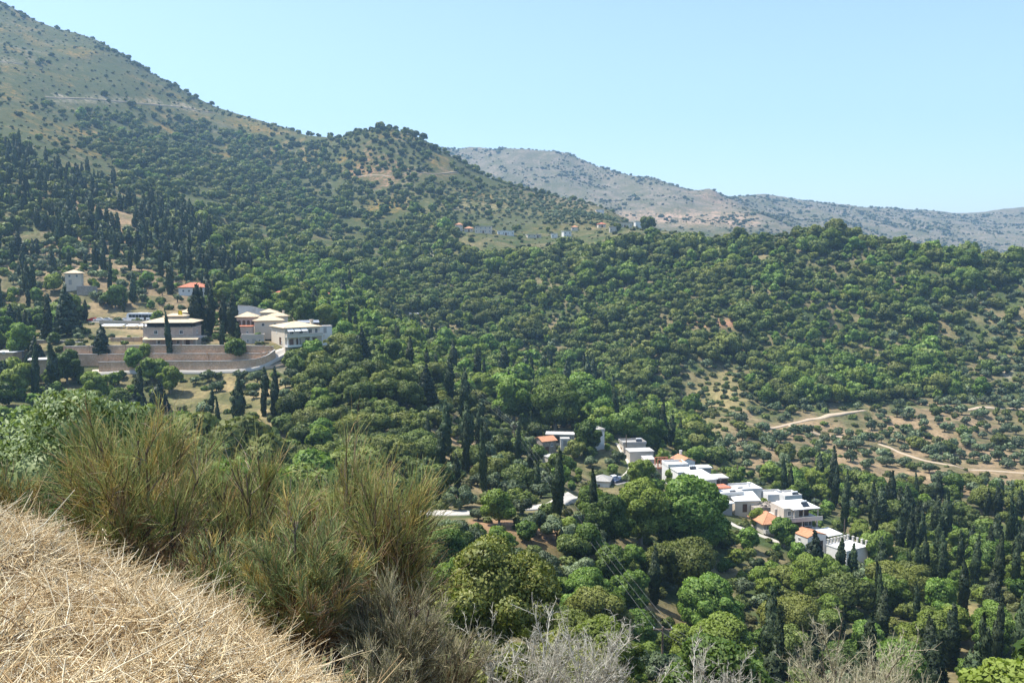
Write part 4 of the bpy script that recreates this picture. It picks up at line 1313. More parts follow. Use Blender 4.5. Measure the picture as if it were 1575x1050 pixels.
for (u, vf, vt, d0, d1, lab) in ((963, 700, 670, 230, 290, 'wooden pole at the top of the village lane'), (982, 735, 708, 210, 270, 'wooden pole at the bend of the village lane'),
                                 (1134, 752, 716, 215, 270, 'wooden pole behind the lower white cluster'), (1298, 838, 800, 185, 235, 'thin pole right of the pergola house'),
                                 (327, 455, 432, 360, 420, 'pole between the red-roofed house and the pergola frame'), (438, 484, 462, 320, 400, 'pole above the rising white wall')):
    ft = ground_at(u, vf, d0, d1)
    tp = at(u, vt, ft[1]); tp[0], tp[1] = ft[0], ft[1]
    pole(lab, ft, tp, cross=False)

# ================================================================ vegetation
def leaf_mat(name, dark, mid, light, trans=.22, rough=.55, obj_var=.42, hue_to=None):
    m, nt, out = new_mat(name)
    b = nd(nt, 'ShaderNodeBsdfPrincipled', Roughness=rough)
    b.inputs['Specular IOR Level'].default_value = .25
    rnd = nt.nodes.new('ShaderNodeNewGeometry').outputs['Random Per Island']
    c = ramp(nt, rnd, [(0, dark), (.5, mid), (1, light)])
    oi = nt.nodes.new('ShaderNodeObjectInfo').outputs['Random']
    k = ramp(nt, oi, [(0, (1 - obj_var,) * 3), (.5, (1, 1, 1)), (1, (1 + obj_var,) * 3)])
    c = mixc(nt, 1.0, c, k, 'MULTIPLY')
    if hue_to is not None:
        w = math_n(nt, 'FRACT', math_n(nt, 'MULTIPLY', oi, 7.31))
        w = math_n(nt, 'MULTIPLY', math_n(nt, 'POWER', w, 2.0), .75)
        c = mixc(nt, w, c, hue_to)
    nt.links.new(c, b.inputs['Base Color'])
    tr = nt.nodes.new('ShaderNodeBsdfTranslucent')
    c2 = mixc(nt, 1.0, c, (1.25, 1.35, .7), 'MULTIPLY')
    nt.links.new(c2, tr.inputs['Color'])
    mx = nt.nodes.new('ShaderNodeMixShader')
    mx.inputs[0].default_value = trans
    nt.links.new(b.outputs[0], mx.inputs[1])
    nt.links.new(tr.outputs[0], mx.inputs[2])
    nt.links.new(mx.outputs[0], out.inputs['Surface'])
    return m


M['oak'] = leaf_mat('oak_leaves', (.046, .076, .018), (.098, .138, .032), (.185, .225, .058), hue_to=(.21, .22, .05))
M['leafy'] = leaf_mat('broad_leaves', (.060, .120, .020), (.122, .205, .040), (.215, .300, .075), trans=.32, hue_to=(.24, .28, .05))
M['cypress'] = leaf_mat('cypress_leaves', (.022, .042, .018), (.042, .068, .026), (.075, .105, .040), trans=.1, hue_to=(.045, .055, .024))
M['conifer'] = leaf_mat('conifer_leaves', (.020, .036, .020), (.034, .055, .028), (.055, .080, .040), trans=.08)
M['olive'] = leaf_mat('olive_leaves', (.085, .122, .058), (.150, .192, .100), (.245, .285, .165), trans=.2, hue_to=(.09, .13, .06))
M['shrub'] = leaf_mat('shrub_leaves', (.066, .104, .024), (.128, .180, .042), (.205, .250, .070), trans=.25, hue_to=(.15, .135, .06))
M['scrub'] = leaf_mat('mountain_shrub_leaves', (.036, .056, .020), (.062, .086, .030), (.105, .125, .045), trans=.12, hue_to=(.11, .10, .04))
M['bark'] = solid_mat('tree_bark', (.13, .10, .075), .9, .1, .35, 3.0, .5)
M['pale_bark'] = solid_mat('pale_bark', (.26, .23, .19), .9, .1, .3, 3.0, .4)


def unit(v):
    return v / np.maximum(np.linalg.norm(v, axis=-1, keepdims=True), 1e-9)


def ico(level=1):
    import bmesh
    bm = bmesh.new()
    bmesh.ops.create_icosphere(bm, subdivisions=level, radius=1)
    v = np.array([p.co[:] for p in bm.verts])
    f = np.array([[q.index for q in p.verts] for p in bm.faces])
    bm.free()
    return v, f


ICO1 = ico(1)


def leaves_on(rng, lobes, n, size, spread=.8, aspect=1.5, shell=(.72, 1.16), droop=0.0, outer=None):
    """leaf-clump quads spread over lobe surfaces; returns verts, quads, normals"""
    lob = np.array(lobes, float)
    area = (lob[:, 3] * lob[:, 4] + lob[:, 4] * lob[:, 5] + lob[:, 3] * lob[:, 5])
    P, N = [], []
    need = n
    cen = lob[:, :3].mean(0) if outer is None else np.array(outer)
    for _ in range(4):
        k = rng.choice(len(lob), int(need * 1.6) + 8, p=area / area.sum())
        d = unit(rng.normal(size=(len(k), 3)))
        rr = rng.uniform(shell[0], shell[1], (len(k), 1))
        p = lob[k, :3] + d * lob[k, 3:6] * rr
        keep = np.ones(len(k), bool)
        for q in lob:
            e = ((p - q[:3]) / q[3:6])
            keep &= (e * e).sum(1) > .60
        P.append(p[keep]); N.append(unit(d[keep] / lob[k[keep], 3:6]))
        need -= keep.sum()
        if need <= 0: break
    P, N = np.concatenate(P)[:n], np.concatenate(N)[:n]
    n = len(P)
    fn = unit(N + spread * rng.normal(size=(n, 3)))
    t = unit(np.cross(fn, rng.normal(size=(n, 3))))
    if droop:
        t = unit(t + np.array([0, 0, droop]))
        fn = unit(fn - t * (fn * t).sum(1, keepdims=True))
    b = np.cross(fn, t)
    s = size * rng.uniform(.55, 1.35, (n, 1))
    a_, b_ = t * s * aspect * .5, b * s * .5
    bow = fn * s * .12
    V = np.stack([P - a_, P - b_ + bow, P + a_, P + b_ + bow], 1).reshape(-1, 3)
    Q = np.arange(4 * n).reshape(-1, 4)
    whole = unit(P - cen)
    nn = unit(N * .7 + whole * .45 + fn * .60)
    return V, Q, np.repeat(nn, 4, 0)


def crown(name, rng, lobes, n, size, mat, core=.80, **kw):
    V, Q, NN = leaves_on(rng, lobes, n, size, **kw)
    vs, ts, ns = [], [], []
    off = len(V)
    for q in lobes:
        jit = rng.uniform(.85, 1.1, (len(ICO1[0]), 1))
        vs.append(np.array(q[:3]) + ICO1[0] * np.array(q[3:6]) * core * jit)
        ts.append(ICO1[1] + off)
        ns.append(ICO1[0])
        off += len(ICO1[0])
    if core > 0:
        V = np.concatenate([V] + vs); T = np.concatenate(ts); NN = np.concatenate([NN] + ns)
    else:
        T = None
    return np_mesh(name, V, quads=Q, tris=T, mat=mat, normals=NN)


def sublobes(rng, lobes, k, f=.5):
    out = []
    for x, y, z, a, b, c in lobes:
        d = unit(rng.normal(size=(k, 3)) + np.array([0, 0, .25]))
        for e in d:
            r = f * rng.uniform(.75, 1.2)
            out.append((x + e[0] * a * .72, y + e[1] * b * .72, z + e[2] * c * .72, a * r, b * r, c * r))
    return out


def round_lobes(rng, n=9, zc=.95, rad=1.0, hgt=.78, lob=(.36, .52)):
    out = [(0, 0, zc, rad * .62, rad * .62, hgt * .62)]
    for i in range(n):
        a = 2 * math.pi * (i * .618 + rng.uniform(-.06, .06))
        zz = rng.uniform(-.6, 1.0)
        k = rng.uniform(0, 1)
        rr = math.sqrt(max(0, 1 - zz * zz)) * (.50 + .40 * k)
        r = (lob[0] * .70 + (lob[1] * 1.08 - lob[0] * .70) * (1 - k) * rng.uniform(.6, 1.0)) * rad
        out.append((rr * math.cos(a) * rad, rr * math.sin(a) * rad, zc + zz * hgt * .62, r, r, r * .85))
    return out


def trunk_mesh(rng, h, r, lobes, mat, nlimb=5, lean=.08):
    mb = MB()
    lx, ly = rng.normal(0, lean, 2)
    top = Vector((lx * h, ly * h, h))
    mb.tube([(0, 0, -.25 * h), (lx * .1, ly * .1, h * .15), (lx * h * .5, ly * h * .5, h * .55), top], [r * 1.5, r * 1.1, r * .85, r * .6], 6)
    idx = rng.permutation(len(lobes))[:nlimb]
    for k in idx:
        q = lobes[k]
        st = Vector((0, 0, 0)).lerp(top, rng.uniform(.6, .98))
        en = Vector(q[:3])
        md = st.lerp(en, .5) + Vector(rng.normal(0, .04, 3))
        mb.tube([st, md, en], [r * .5, r * .36, r * .12], 5)
    return mb.mesh('trunk', mat, True)


def joined(name, crown_me, trunk_me):
    """one mesh with crown and trunk, for trees too small to show their parts"""
    import bmesh
    nl = np.empty(len(crown_me.loops) * 3, np.float32)
    bm = bmesh.new()
    bm.from_mesh(crown_me)
    n0 = len(bm.faces)
    bm.from_mesh(trunk_me)
    bm.faces.ensure_lookup_table()
    for f in bm.faces[n0:]: f.material_index = 1
    me = bpy.data.meshes.new(name)
    bm.to_mesh(me); bm.free()
    me.materials.append(crown_me.materials[0]); me.materials.append(trunk_me.materials[0])
    return me


VAR, LEAF = {}, {}


def make_variants():
    rng = np.random.default_rng(5)
    # unit trees: crown radius about 1 (cypress: height 1)
    spec = {-1: dict(oak=(18000, .054), leafy=(22000, .055)),
            0: dict(oak=(9000, .085), leafy=(8000, .10), olive=(6000, .075), shrub=(5000, .10), conifer=(6000, .09), cypress=(5000, .022)),
            1: dict(oak=(2600, .155), leafy=(2300, .18), olive=(1500, .15), shrub=(1100, .20), conifer=(1800, .16), cypress=(1700, .040)),
            2: dict(oak=(620, .29), leafy=(560, .32), olive=(330, .32), shrub=(220, .42), conifer=(500, .30), cypress=(420, .075))}
    nvar = {-1: 2, 0: 2, 1: 4, 2: 4}
    for lod in (-1, 0, 1, 2):
        for kind in ('oak', 'leafy', 'olive', 'shrub', 'conifer', 'cypress'):
            if kind not in spec[lod]: continue
            n, s = spec[lod][kind]
            LEAF[(kind, lod)] = s
            L = []
            for i in range(nvar[lod]):
                bark = M['bark']
                if kind == 'oak':
                    base = round_lobes(rng, 8 + i % 3, .92, 1.0, .85)
                    lob = base + sublobes(rng, base[1:], 4 if lod < 2 else 2, .5)
                    cm = crown('crown', rng, lob, n, s, M['oak'])
                    tm = trunk_mesh(rng, .75, .075, base, bark)
                elif kind == 'leafy':
                    base = round_lobes(rng, 9 + i % 3, 1.15, 1.0, 1.12, (.32, .50)) if lod >= 0 else round_lobes(rng, 20, 1.15, 1.0, 1.15, (.22, .40))
                    lob = base + sublobes(rng, base[1:], 4 if lod < 2 else 2, .5)
                    cm = crown('crown', rng, lob if lod >= 0 else lob + sublobes(rng, lob[10:], 2, .5), n, s, M['leafy'], spread=.9)
                    tm = trunk_mesh(rng, .9, .07, base, M['pale_bark'])
                elif kind == 'olive':
                    base = round_lobes(rng, 7 + i % 3, .95, 1.0, .68, (.30, .46))
                    lob = base[1:] + sublobes(rng, base[1:], 3 if lod < 2 else 1, .5)
                    cm = crown('crown', rng, lob, n, s, M['olive'], core=.66, spread=1.0, aspect=2.0)
                    tm = trunk_mesh(rng, .6, .10, base[1:], bark, 5, .15)
                elif kind == 'shrub':
                    base = round_lobes(rng, 7, .42, 1.0, .62, (.34, .55))
                    lob = base + (sublobes(rng, base[1:], 3, .5) if lod < 2 else [])
                    cm = crown('crown', rng, lob, n, s, M['shrub'], spread=1.0)
                    tm = trunk_mesh(rng, .3, .05, base, bark, 5, .2)
                elif kind == 'conifer':
                    base = []
                    for k in range(9):
                        f = k / 8
                        rr = .62 * (1 - f) ** .8 + .10
                        for j in range(5 if f < .8 else 2):
                            a = 2 * math.pi * (j / 5 + .13 * k + rng.uniform(-.05, .05))
                            base.append((rr * .55 * math.cos(a), rr * .55 * math.sin(a), .35 + 2.1 * f + rng.uniform(-.06, .06), rr * .5, rr * .5, .19))
                    cm = crown('crown', rng, base, n, s, M['conifer'], spread=.7)
                    tm = trunk_mesh(rng, 2.0, .06, base[:3], bark, 2, .02)
                else:
                    base = []
                    wob = rng.uniform(-.012, .012, (14, 2))
                    w = .060 + .018 * (i % 3)
                    for k in range(14):
                        f = k / 13
                        rr = w * (math.sin(math.pi * min(1, f * .62 + .20)) ** .8) * (1 - f ** 3.5 * .75) * rng.uniform(.85, 1.15)
                        base.append((wob[k, 0], wob[k, 1], .09 + .85 * f, rr, rr, .065))
                        a = rng.uniform(0, 6.28)
                        base.append((wob[k, 0] + rr * .55 * math.cos(a), wob[k, 1] + rr * .55 * math.sin(a), .09 + .85 * f + .03, rr * .6, rr * .6, .06))
                    cm = crown('crown', rng, base, n, s, M['cypress'], spread=.55, droop=1.3, aspect=2.2, core=.86)
                    tm = trunk_mesh(rng, .5, .012, base[:2], bark, 0, .003)
                L.append((cm, tm, joined(kind + '_tree', cm, tm) if lod > 0 else None))
            VAR[(kind, lod)] = L
    # low scrub cushions of the mountain
    L = []
    for i in range(4):
        base = round_lobes(rng, 5, .40, 1.0, .55, (.4, .6))
        cm = crown('crown', rng, base, 90, .55, M['scrub'], spread=.9)
        tm = trunk_mesh(rng, .25, .05, base, M['bark'], 2, .1)
        L.append((cm, tm, joined('scrub_bush', cm, tm)))
    VAR[('scrub', 2)] = L


make_variants()

# height of the top and the middle of a unit tree, half width
SHAPE = dict(oak=(1.75, .95, 1.0), leafy=(2.25, 1.2, 1.0), olive=(1.55, .9, .95), shrub=(.95, .45, 1.0), conifer=(2.6, 1.3, .65),
             cypress=(1.0, .5, .085), scrub=(.9, .4, 1.0))

# ---- where things grow: (polygon in the photograph, depth range, spacing, kinds, size factor, noise threshold)
P_ = lambda *a: list(a)
HOTEL = P_((125, 476), (255, 470), (330, 468), (500, 492), (515, 536), (440, 570), (130, 577))
ZONES = [
    (HOTEL, 288, 374, 4.4, dict(shrub=.62, olive=.26, leafy=.12), .6, .47),
    (P_((255, 560), (445, 556), (470, 575), (430, 690), (255, 690)), 190, 285, 4.6, dict(shrub=.72, olive=.24, cypress=.04), .7, .33),
    (P_((-40, 400), (150, 392), (338, 428), (345, 484), (130, 478), (-40, 500)), 325, 460, 4.6, dict(olive=.50, shrub=.26, cypress=.10, leafy=.14), .78, .27),
    (P_((-40, 190), (50, 240), (200, 300), (330, 360), (378, 425), (335, 430), (150, 393), (-40, 402)), 440, 800, 4.5,
     dict(cypress=.26, oak=.46, conifer=.08, olive=.20), .92, .35),
    (P_((345, 395), (560, 395), (600, 530), (490, 500), (350, 478)), 320, 580, 4.4, dict(leafy=.75, oak=.22, cypress=.03), 1.0, .15),
    (P_((-60, 500), (125, 500), (130, 577), (262, 574), (258, 760), (-60, 760)), 170, 345, 4.8, dict(leafy=.42, conifer=.12, cypress=.1, shrub=.3, olive=.06), .95, .28),
    (P_((398, 560), (470, 538), (560, 542), (655, 590), (640, 740), (398, 740)), 165, 312, 3.9, dict(oak=.95, leafy=.05), .95, 0),
    (P_((612, 630), (700, 615), (825, 650), (860, 800), (612, 800)), 140, 300, 3.6, dict(shrub=.52, oak=.26, cypress=.12, olive=.10), .85, .24),
    (P_((560, 480), (760, 500), (900, 560), (1060, 640), (1080, 730), (1000, 700), (900, 660), (820, 650), (700, 615), (640, 590), (560, 545)),
     255, 460, 4.4, dict(leafy=.62, oak=.33, cypress=.05), 1.05, .10),
    (P_((825, 650), (900, 655), (1000, 690), (1120, 712), (1360, 830), (1330, 905), (1180, 870), (1040, 800), (930, 770), (840, 780)),
     185, 275, 4.2, dict(leafy=.55, shrub=.38, olive=.07), .66, .25),
    (P_((1055, 570), (1130, 545), (1165, 635), (1060, 690)), 250, 480, 4.2, dict(shrub=.7, olive=.3), .75, .25),
    (P_((1055, 640), (1200, 622), (1330, 622), (1620, 600), (1620, 765), (1420, 765), (1260, 738), (1110, 722)), 225, 430, 5.0,
     dict(olive=.58, shrub=.27, oak=.15), .80, .31),
    (P_((1225, 735), (1620, 755), (1620, 1400), (1150, 1400), (1200, 900), (1340, 880)), 70, 275, 4.3,
     dict(cypress=.15, oak=.36, leafy=.26, olive=.07, shrub=.16), .92, .12),
    (P_((560, 770), (1000, 770), (1230, 830), (1230, 1500), (560, 1500)), 58, 235, 3.5, dict(leafy=.44, shrub=.40, olive=.07, oak=.09), .82, .16),
    (P_((1415, 470), (1620, 430), (1620, 620), (1470, 600)), 340, 570, 4.0, dict(olive=.38, shrub=.27, oak=.35), .85, .14),
    (P_((690, 296), (800, 300), (880, 308), (945, 332), (940, 346), (690, 340)), 700, 1040, 6.5, dict(olive=.9, oak=.1), .75, .10),
    (P_((120, 165), (300, 185), (480, 225), (560, 330), (720, 335), (720, 420), (330, 420), (200, 300), (140, 220)), 620, 1120, 6.4,
     dict(oak=.84, leafy=.16), 1.1, .39),
    (P_((475, 200), (600, 190), (700, 240), (900, 325), (640, 335), (475, 290)), 780, 1130, 7.0, dict(oak=1.), .95, .42),
]
EXCL = globals().get('EXCL', [])        # (x, y, radius) kept clear for buildings
ROADS = globals().get('ROADS', [])      # world polylines with half width


def pline(*pts, step=8):
    out = []
    for (a, b), (c, d) in zip(pts[:-1], pts[1:]):
        n = max(1, int(math.hypot(c - a, d - b) / step))
        out += [(a + (c - a) * k / n, b + (d - b) * k / n) for k in range(n)]
    return out + [pts[-1]]


SIGHT = [(pline((1185, 656), (1245, 646), (1325, 633)), 420, 2), (pline((1360, 686), (1420, 707), (1510, 722), (1570, 727)), 330, 1), (pline((630, 791), (720, 790), (800, 783), (850, 778)), 149, 5), (pline((840, 685), (880, 674), (930, 670)), 246, 5), (pline((958, 700), (975, 715), (972, 730), (950, 738)), 240, 3),
         (pline((925, 745), (935, 750)), 220, 8), (pline((970, 695), (1000, 706), (1040, 722), (1080, 735), (1110, 750)), 225, 8),
         (pline((1095, 770), (1130, 775), (1170, 775), (1200, 780), (1225, 775)), 210, 12), (pline((1190, 800), (1230, 805), (1255, 800)), 200, 14),
         (pline((1250, 830), (1280, 832), (1310, 848), (1335, 850)), 192, 8), (pline((160, 565), (250, 562), (350, 562), (420, 556), (440, 543)), 282, 4),
         (pline((160, 545), (300, 543), (410, 543)), 282, 6), (pline((1018, 970), (1018, 1000)), 104, 2), (pline((280, 600), (330, 620), (400, 600)), 250, 3),
         (pline((695, 352), (720, 352), (745, 353), (780, 358)), 672, 3), (pline((822, 361), (853, 361), (873, 361), (926, 345), (961, 345), (982, 345)), 672, 2), (pline((1066, 346), (1080, 347)), 645, 3), (pline((1094, 358), (1112, 358)), 640, 2), (pline((240, 520), (300, 516), (440, 520), (480, 522)), 290, 6)]


def zone_of(u, v, y):
    z = np.full(u.shape, -1)
    for k, (poly, d0, d1, *_r) in enumerate(ZONES):
        m = (z < 0) & (y > d0) & (y < d1) & in_poly(u, v, poly)
        z[m] = k
    return z


def scatter():
    rng = np.random.default_rng(77)
    out = []
    for r0, r1, c in ((58, 320, 2.4), (320, 720, 3.1), (720, 1450, 5.2), (1450, 2950, 10.0)):
        n = int(r1 / c) + 2
        gx = np.arange(-int(r1 * .62 / c) - 1, int(r1 * .62 / c) + 2)
        gy = np.arange(int(r0 * .75 / c), n)
        X, Y = np.meshgrid(gx * c, gy * c)
        X = (X + rng.uniform(-.5, .5, X.shape) * c).ravel()
        Y = (Y + rng.uniform(-.5, .5, Y.shape) * c).ravel()
        r = np.hypot(X, Y)
        k = (r >= r0) & (r < r1) & (np.abs(np.arctan2(X, Y)) < .60)
        out.append(np.stack([X[k], Y[k]], 1))
    P = np.concatenate(out)
    P = P[rng.permutation(len(P))]
    X, Y = P[:, 0], P[:, 1]
    Z = H(X, Y)
    U, V = project(X, Y, Z)
    R = np.hypot(X, Y)
    jit = smooth01(150, 300, Y)
    zn = zone_of(U + jit * 70 * fbm(X / 18, Y / 18, 97, 3), V + jit * 34 * fbm(X / 18, Y / 18, 98, 3), Y)
    zn[(zone_of(U, V, Y) == 0)] = 0
    ok0 = ~(in_poly(U, V, HOTEL) & (Y > 270) & (Y < 291))
    nz = fbm(X / 26, Y / 26, 91, 3) + .5
    nbig = fbm(X / 90, Y / 90, 95, 4) + .5
    ok = ok0
    for (ex, ey, er) in EXCL:
        ok &= np.hypot(X - ex, Y - ey) > er
    for line, hw in ROADS:
        ok &= seg_dist(X, Y, line) > hw
    kinds = ('oak', 'leafy', 'cypress', 'olive', 'conifer', 'shrub', 'scrub')
    def hides(x, y, z, kind, s):
        # would this plant stand in the line of sight to something the photograph shows?
        top, mid, hw = SHAPE[kind]
        uc, vc = project(x, y, z + mid * s)
        _, vt = project(x, y, z + top * s)
        a, b = hw * s * FPX / y + 1, abs(float(vc - vt)) + 1
        for line, dt, px in SIGHT:
            if y > dt: continue
            if uc + a < line[0][0] - px or uc - a > line[-1][0] + px: continue
            best = min(((float(uc) - q[0]) / (a + px)) ** 2 + ((float(vc) - q[1]) / (b + px)) ** 2 for q in line)
            if best < .8: return True
        return False
    grid = {}
    res = []
    G = 12.0
    rr = rng.random((len(P), 3))
    for i in np.nonzero(ok)[0]:
        x, y, r, k = X[i], Y[i], R[i], zn[i]
        sz = 1.0
        if k >= 0:
            _, _, _, sp, kd, sz, thr = ZONES[k]
            if sp == 0 or nz[i] < thr: continue
        elif r < 640:
            lf = float(smooth01(.52, .68, nbig[i])) * .5
            sz = .72 + .75 * float(smooth01(.3, .7, nz[i]))
            sp, kd = 3.8 * (.55 + .45 * sz), dict(oak=.84 - lf, leafy=.10 + lf, shrub=.06)
            if nz[i] < .20: sp, kd, sz = 4.0, dict(shrub=.75, olive=.25), .9
        elif r < 1450:
            if nbig[i] * .6 + nz[i] * .4 > .56 and rr[i, 2] < .55: sp, kd, sz = 8.5, dict(oak=.7, scrub=.3), .85
            elif rr[i, 2] < .16 + .5 * float(smooth01(.5, .7, nz[i])): sp, kd, sz = 6.0, dict(scrub=1.), .75
            elif rr[i, 2] > .975: sp, kd, sz = 13, dict(oak=1.), .8
            else: continue
        else:
            if nbig[i] * .5 + nz[i] * .5 > .53: sp, kd, sz = 7.5, dict(scrub=1.), 1.2 + 1.0 * rr[i, 2]
            elif rr[i, 2] < .10: sp, kd, sz = 17, dict(scrub=1.), 1.1
            else: continue
        t = rr[i, 0] * sum(kd.values())
        for kind, w in kd.items():
            t -= w
            if t <= 0: break
        q = rr[i, 1]
        if kind == 'oak': s = (1.5 + 3.5 * q ** 1.7) * sz
        elif kind == 'leafy': s = (1.5 + 3.2 * q ** 1.7) * sz
        elif kind == 'cypress': s = 6.5 + 7.5 * q; sp = max(3.0, sp * .7)
        elif kind == 'olive': s = (1.7 + 1.3 * q) * min(1.1, sz * 1.15)
        elif kind == 'conifer': s = 2.2 + 2.0 * q
        elif kind == 'shrub': s = (1.1 + 1.3 * q) * max(sz, .8)
        else: s = (.7 + 2.0 * q * q) * sz
        if r < 680 and hides(x, y, Z[i], kind, s):
            if kind in ('shrub',) or rr[i, 2] < .3:
                kind, s = 'shrub', .8
                if hides(x, y, Z[i], kind, s): continue
            else: continue
        gx, gy = int(x // G), int(y // G)
        need = sp * ((.58 + .80 * q ** 1.5) if kind in ('oak', 'leafy') else (.80 + .35 * q))
        good = True
        for ax in (gx - 1, gx, gx + 1):
            for ay in (gy - 1, gy, gy + 1):
                for (px, py, pn) in grid.get((ax, ay), ()):
                    if (px - x) ** 2 + (py - y) ** 2 < (min(need, pn) * .5 + max(need, pn) * .5) ** 2:
                        good = False; break
                if not good: break
            if not good: break
        if not good: continue
        grid.setdefault((gx, gy), []).append((x, y, need))
        res.append((x, y, Z[i] - .12 * (s if kind != 'cypress' else .5), s, kinds.index(kind), k))
    return np.array(res), kinds


TREES, KINDS_ = scatter()


def visible_pixels(T):
    """how many half-size photograph pixels of each plant can be seen (nearer ones hide farther ones)"""
    W, Hh = 788, 525
    buf = np.full((Hh, W), -1, np.int32)
    kd = T[:, 4].astype(int)
    top = np.array([SHAPE[k][0] for k in KINDS_])[kd] * T[:, 3]
    mid = np.array([SHAPE[k][1] for k in KINDS_])[kd] * T[:, 3]
    hw = np.array([SHAPE[k][2] for k in KINDS_])[kd] * T[:, 3]
    u, v = project(T[:, 0], T[:, 1], T[:, 2] + mid)
    _, vt = project(T[:, 0], T[:, 1], T[:, 2] + top)
    a = hw * FPX / T[:, 1] / 2
    b = np.abs(v - vt) / 2
    # terrain between the camera and the plant
    occl = np.zeros(len(T), bool)
    for f in np.linspace(.12, .985, 70):
        zz = H(T[:, 0] * f, T[:, 1] * f)
        occl |= zz > (T[:, 2] + mid * 1.2) * f + .2
    for i in np.argsort(-T[:, 1]):
        if occl[i]: continue
        cu, cv = u[i] / 2, v[i] / 2
        x0, x1 = int(max(0, cu - a[i])), int(min(W - 1, cu + a[i])) + 1
        y0, y1 = int(max(0, cv - b[i])), int(min(Hh - 1, cv + b[i])) + 1
        if x0 >= x1 or y0 >= y1 or cu + a[i] < 0 or cu - a[i] > W or cv + b[i] < 0 or cv - b[i] > Hh: continue
        yy, xx = np.ogrid[y0:y1, x0:x1]
        m = ((xx + .5 - cu) / max(a[i], .5)) ** 2 + ((yy + .5 - cv) / max(b[i], .5)) ** 2 <= 1
        buf[y0:y1, x0:x1][m] = i
    # the near bushes and the grass bank hide this
    yy, xx = np.mgrid[0:Hh, 0:W]
    buf[in_poly(xx * 2, yy * 2, NEAR_MASK)] = -1
    return np.bincount(buf[buf >= 0], minlength=len(T)), u, v, a * 2


NEAR_MASK = P_((-5, 600), (120, 600), (300, 640), (480, 640), (600, 690), (680, 780), (620, 860), (690, 960), (700, 1060), (-5, 1060))
VIS, TU, TV, TA = visible_pixels(TREES)

PLACE_WORDS = [  # what a spot in the photograph is beside, coarse to fine
    (P_((-40, 160), (378, 160), (378, 430), (-40, 430)), 'on the cypress slope'),
    (P_((-40, 400), (345, 400), (345, 500), (-40, 500)), 'on the terraces above the coach'),
    (P_((345, 395), (600, 395), (600, 540), (345, 540)), 'in the grove behind the guesthouse'),
    (P_((-60, 500), (262, 500), (262, 760), (-60, 760)), 'below the long stone walls'),
    (P_((262, 560), (445, 556), (430, 690), (262, 690)), 'on the terraces under the guesthouse'),
    (P_((398, 540), (655, 540), (655, 740), (398, 740)), 'in the wood beside the guesthouse'),
    (P_((612, 600), (850, 600), (850, 800), (612, 800)), 'on the bank above the road'),
    (P_((560, 470), (1080, 470), (1080, 660), (700, 640)), 'on the valley floor'),
    (P_((825, 640), (1120, 640), (1120, 800), (825, 800)), 'beside the concrete village lane'),
    (P_((1120, 700), (1370, 740), (1370, 900), (1040, 900)), 'around the lower white houses'),
    (P_((1055, 560), (1620, 600), (1620, 770), (1055, 740)), 'on the tan olive terraces'),
    (P_((1225, 735), (1620, 735), (1620, 1400), (1150, 1400)), 'in the wood below the village'),
    (P_((560, 770), (1230, 770), (1230, 1500), (560, 1500)), 'on the slope under the wires'),
    (P_((1300, 330), (1620, 330), (1620, 620), (1300, 620)), 'high on the opposite slope'),
    (P_((900, 330), (1300, 330), (1300, 640), (900, 640)), 'on the facing wooded slope'),
    (P_((600, 330), (900, 330), (900, 500), (600, 500)), 'below the far hill village'),
    (P_((300, 280), (620, 280), (620, 480), (300, 480)), 'in the wood at the mountain foot'),
]
LOOK = dict(oak=('broadleaf_tree', 'dark evergreen tree with a lumpy round crown', 'tree'),
            leafy=('leafy_tree', 'bright green leafy tree with a loose tall crown', 'tree'),
            cypress=('cypress_tree', 'narrow dark cypress', 'tree'),
            olive=('olive_tree', 'small grey-green olive tree', 'tree'),
            conifer=('conifer_tree', 'dark pointed conifer with a broad base', 'tree'),
            shrub=('shrub', 'low green shrub', 'shrub'),
            scrub=('scrub_bush', 'tiny dark bush', 'shrub'))


def where_words(u, v):
    for poly, w in PLACE_WORDS:
        if bool(in_poly(np.array([u]), np.array([v]), poly)[0]): return w
    return 'on the brown mountain side' if v < 330 else 'on the wooded valley side'


SRC = {}          # crown objects reused by the masses


def plant(kind, lod, var, loc, s, rz, label, group, parts=True, cat=None, name=None, squash=1.0):
    cm, tm, jm = VAR[(kind, lod)][var]
    nm = name or LOOK[kind][0]
    if parts:
        root = empty(nm, loc, rz)
        ax = .85 + .35 * ((loc[0] * 5.31 + loc[1] * 2.9) % 1.0)
        root.scale = (s * ax, s / ax, s * squash)
        if kind == 'cypress':
            wf = .75 + .75 * ((loc[0] * 7.13 + loc[1] * 3.7) % 1.0)
            root.scale = (s * wf, s * wf, s * squash)
            root.rotation_euler = (.05 * math.sin(loc[0]), .05 * math.cos(loc[1] * 1.7), rz)
        c = link('crown', cm, root)
        link('trunk', tm, root)
        SRC.setdefault((kind, lod, var), c)
    else:
        root = link(nm, jm)
        root.location, root.rotation_euler, root.scale = loc, (0, 0, rz), (s, s, s * squash)
    tag(root, label, cat or LOOK[kind][2], group)
    return root


